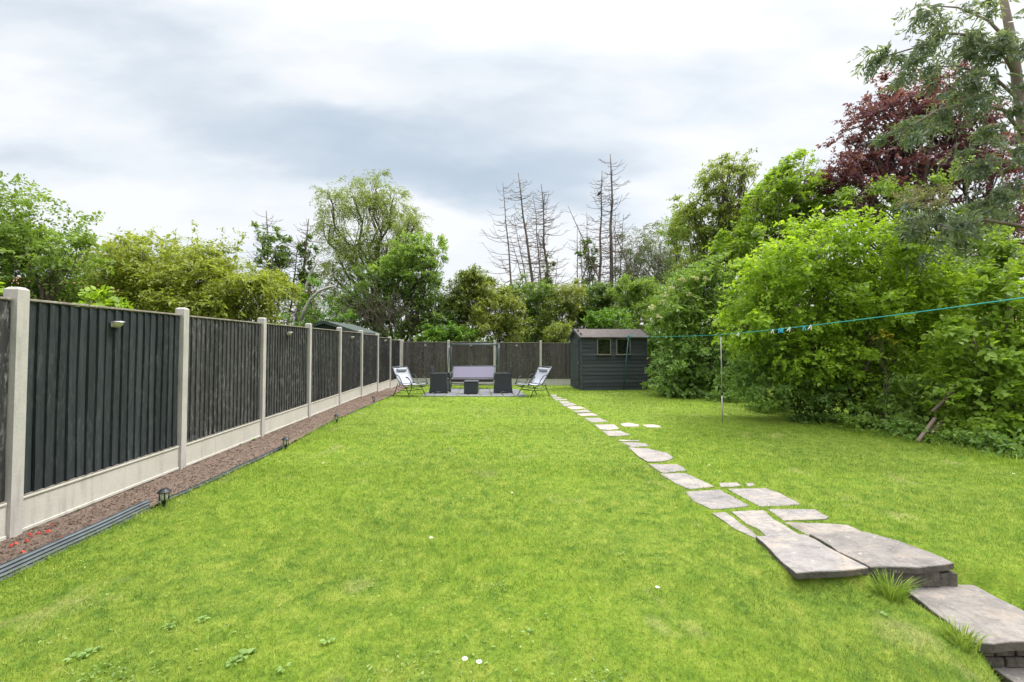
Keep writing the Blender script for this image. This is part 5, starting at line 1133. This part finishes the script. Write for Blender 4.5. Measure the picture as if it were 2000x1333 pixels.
# hazel: the big lime shrub
b = BL([(1620, 480, 90, 60), (1560, 510, 80, 60), (1690, 490, 80, 60), (1740, 530, 70, 60), (1500, 540, 60, 50), (1480, 600, 60, 60), (1590, 590, 110, 80), (1690, 600, 100, 80), (1780, 590, 60, 70), (1450, 640, 44, 44), (1530, 680, 90, 70), (1640, 700, 110, 80), (1760, 690, 80, 80), (1820, 640, 60, 60), (1820, 560, 60, 50)], 8.9, .95)
tree('hazel_shrub', 'huge lime-green hazel filling the right boundary behind the pegs', 'shrub', base(1640, 9.4), b, BARK, .06, LF_LIME, size=.072, ratio=.78, per=7, slen=.24, dens=72, droop=.35, upn=1.3, seed=41, gap=.35, lump=.32, fine=True, twigs=12, stems=5, fork=.2,
     shoots=sh([(1640, 450, 1655, 400), (1600, 450, 1590, 410), (1690, 460, 1700, 415), (1560, 470, 1545, 440), (1740, 490, 1752, 455), (1665, 450, 1668, 408), (1780, 540, 1800, 500), (1520, 510, 1505, 480), (1470, 590, 1440, 560)], 8.9))
b = BL([(1480, 690, 44, 56), (1500, 745, 54, 38), (1450, 745, 40, 30), (1570, 760, 70, 44), (1640, 770, 70, 44), (1700, 790, 60, 40), (1560, 720, 60, 40)], 9.0, .6)
tree('bramble_thicket', 'dark bramble and bay undergrowth below the hazel, behind the prop', 'bush', base(1560, 9.3), b, BARK, .04, LF_BRAM, size=.07, ratio=.6, per=8, slen=.2, dens=75, droop=.3, seed=42, gap=.25, lump=.32, fine=True)
b = BL([(1760, 800, 54, 36), (1810, 810, 50, 40), (1720, 810, 40, 24), (1850, 790, 50, 50), (1790, 760, 60, 40)], 7.9, .5)
tree('bramble_thicket', 'low leafy weeds and brambles around the leaning timber stakes', 'bush', base(1790, 8.2), b, BARK, .03, LF_ELDER, size=.065, ratio=.55, per=8, slen=.18, dens=80, droop=.3, seed=43, gap=.4, lump=.35, fine=True)
# timber stakes leaning out of the hedge
for i, (x0, y0, x1, y1, d_, lab) in enumerate(((1850, 775, 1885, 735, 6.9, 'upper brown timber stake leaning out of the hedge'), (1796, 858, 1826, 818, 6.75, 'lower left timber stake leaning at the hedge foot'), (1822, 842, 1842, 822, 6.85, 'short timber stake beside the lower left one'), (1826, 800, 1905, 728, 7.1, 'long thin timber stake behind the upper one'))):
    A_, B_ = P(x0, y0, d_+.05), P(x1, y1, d_+.25); m_ = MB(); D__ = (B_-A_); M_ = Matrix.Translation((A_+B_)/2) @ D__.to_track_quat('Z', 'Y').to_matrix().to_4x4()
    m_.box((0, 0, 0), (.045, .035, D__.length+.08), M=M_ @ Matrix.Translation((0, 0, -.03)), bev=.005); tag(m_.build('timber_stake', TIMBER), lab, 'stake', 'timber stakes in the hedge')
# near right shrub
b = BL([(1960, 690, 60, 60), (1930, 740, 60, 60), (1900, 790, 60, 50), (1960, 800, 60, 60), (1930, 850, 44, 34), (1980, 600, 50, 60), (1900, 660, 50, 40), (1960, 560, 44, 36), (2060, 700, 80, 160), (1985, 850, 40, 36)], 6.9, .55)
tree('hazel_shrub', 'big-leaved shrub at the right edge, reaching down to the lawn', 'shrub', base(1960, 7.2), b, BARK, .04, LF_SYC, size=.085, ratio=.8, per=6, slen=.22, dens=85, droop=.4, upn=1.3, seed=44, gap=.35, lump=.32, fine=True, twigs=8, stems=3, fork=.2,
     shoots=sh([(1960, 560, 1975, 520), (1930, 590, 1920, 550), (1995, 550, 2000, 505)], 6.9))
b = BL([(1690, 560, 24, 12), (1725, 662, 14, 7), (1742, 668, 12, 5), (1716, 655, 10, 5)][1:], 7.75, .15)
tree('yellow_flower_sprig', 'few yellow-orange leaves showing low in the lime hazel', 'plant', (b[0][0][0], b[0][0][1], 0), b, BARK, .008, leaf_mat('leaf_gold', (.35, .25, .02), (.45, .36, .03), (.5, .42, .05)), size=.04, ratio=.6, per=4, slen=.08, dens=60, seed=45, gap=.2, twigs=2)
# eucalyptus
def euc():
    root = empty('eucalyptus_tree', (0, 0, 0)); tag(root, 'grey-green eucalyptus with bare curving trunk at the right edge', 'tree')
    dpt = 8.2; m_ = MB(); bp = P(2080, 640, dpt)
    tr_ = [Vector((bp.x, dpt, -.2))]+[P(x, y, dpt) for x, y in ((2075, 560), (2040, 420), (2012, 330), (2000, 250), (1988, 170), (1978, 90), (1960, 0), (1950, -80))]
    m_.tube(tr_, [.15, .14, .12, .10, .09, .08, .07, .055, .03], 12)
    def br(pts, r): m_.tube([P(x, y, dpt+d_) for x, y, d_ in pts], [r*(1-.75*i/(len(pts)-1)) for i in range(len(pts))], 7)
    br([(2030, 440, 0), (2000, 443, -.1), (1960, 436, -.3), (1920, 430, -.4), (1880, 440, -.5), (1840, 450, -.6)], .045)
    br([(1985, 150, 0), (1960, 105, 0), (1900, 70, -.2), (1850, 65, -.3), (1800, 90, -.3), (1730, 110, -.3)], .04)
    br([(1978, 90, 0), (1930, 40, .1), (1870, 15, .2), (1800, 10, .3)], .03)
    br([(2004, 270, 0), (1960, 215, -.2), (1900, 200, -.3), (1830, 215, -.4), (1760, 260, -.4)], .035)
    br([(2010, 330, 0), (1970, 290, -.3), (1940, 300, -.4), (1920, 350, -.4)], .03)
    br([(1995, 200, 0), (1940, 150, -.1), (1870, 130, -.2), (1810, 130, -.2)], .03)
    m_.build('trunk', EUCB, root, True)
    lst = [(1800, 12, 34, 14), (1850, 18, 40, 18), (1900, 20, 40, 18), (1870, 62, 55, 20), (1810, 92, 44, 18), (1745, 105, 36, 18), (1712, 102, 16, 22), (1905, 90, 36, 20), (1850, 128, 50, 18), (1790, 135, 36, 14), (1935, 60, 30, 40), (1990, 60, 30, 60),
           (1950, 120, 40, 26), (1870, 190, 60, 22), (1920, 215, 44, 24), (1820, 225, 44, 22), (1775, 255, 34, 16), (1740, 278, 18, 9), (1900, 160, 40, 18), (1960, 250, 30, 40), (1945, 310, 34, 40), (1975, 350, 30, 34), (1925, 380, 34, 28), (1990, 400, 20, 30), (1960, 180, 30, 26),
           (1830, 420, 50, 30), (1790, 400, 40, 26), (1850, 450, 46, 26), (1810, 465, 34, 22), (1795, 492, 14, 22), (1890, 420, 40, 24), (1900, 300, 34, 16)]
    b = BL(lst, dpt-.3, .4)
    crown('crown', b, LF_EUC, root, size=.12, ratio=.26, per=9, slen=.20, dens=44, droop=.6, upn=.3, gap=.55, seed=50, lump=.4, aup=-.05)
    f_ = BL([(1790, 378, 44, 12), (1830, 385, 36, 12), (1760, 390, 24, 10), (1810, 400, 30, 10)], dpt-.75, .15)
    crown('seed_heads', f_, PINKFL, root, size=.045, ratio=.35, per=7, slen=.10, dens=150, droop=-.1, seed=51, gap=.3)
euc()
# ragged low growth along the foot of the hedge and around the shed
for i, (px, pyx, n, h, lab) in enumerate(((1130, 757, 60, .22, 'dry grass tuft at the left corner of the shed'), (1262, 758, 60, .18, 'weeds at the right corner of the shed'), (1190, 762, 40, .12, 'small tuft at the foot of the shed front'), (1300, 768, 120, .14, 'long grass at the foot of the ivy bank'), (1380, 778, 140, .14, 'long grass left of the prop by the hedge'),
        (1460, 796, 150, .14, 'long grass right of the prop by the hedge'), (1540, 815, 150, .14, 'long grass under the left part of the hazel'), (1620, 834, 160, .14, 'long grass under the middle of the hazel'), (1700, 850, 160, .15, 'long grass under the right part of the hazel'), (1780, 866, 160, .15, 'long grass at the foot of the leaning stakes'),
        (1860, 882, 170, .15, 'long grass between the stakes and the near shrub'), (1930, 896, 170, .16, 'long grass in front of the near shrub'), (1985, 910, 170, .16, 'long grass at the right edge below the near shrub'))):
    q = G(px, pyx); tuft(q.x, q.y, n, h, lab, .15 if i < 3 else .38, None if i < 3 else 'long grass along the hedge')
for i, (x, y, sx_, lab) in enumerate(((1330, 775, 30, 'low ivy creeping onto the lawn by the ivy bank'), (1420, 786, 40, 'low ivy behind the foot of the prop'), (1500, 806, 40, 'low weeds at the lawn edge under the hazel'), (1590, 828, 44, 'low bramble spilling onto the lawn under the hazel'), (1680, 845, 44, 'low bramble right of the hazel stems'), (1760, 860, 40, 'low greenery left of the leaning stakes'), (1870, 876, 44, 'low greenery right of the leaning stakes'), (1960, 895, 50, 'low greenery below the near shrub'))):
    q = G(x, y); s_ = q.y/FPX; root = empty('low_undergrowth', (0, 0, 0)); tag(root, lab, 'plant', 'low plants along the hedge foot')
    crown('foliage', [((q.x+.15, q.y+.2, .08), (sx_*s_, .35, .16))], LF_BRAM if i % 2 else LF_ELDER, root, size=.055, ratio=.65, per=6, slen=.12, dens=260, droop=.2, seed=60+i, gap=.1, fine=True, minz=.0)
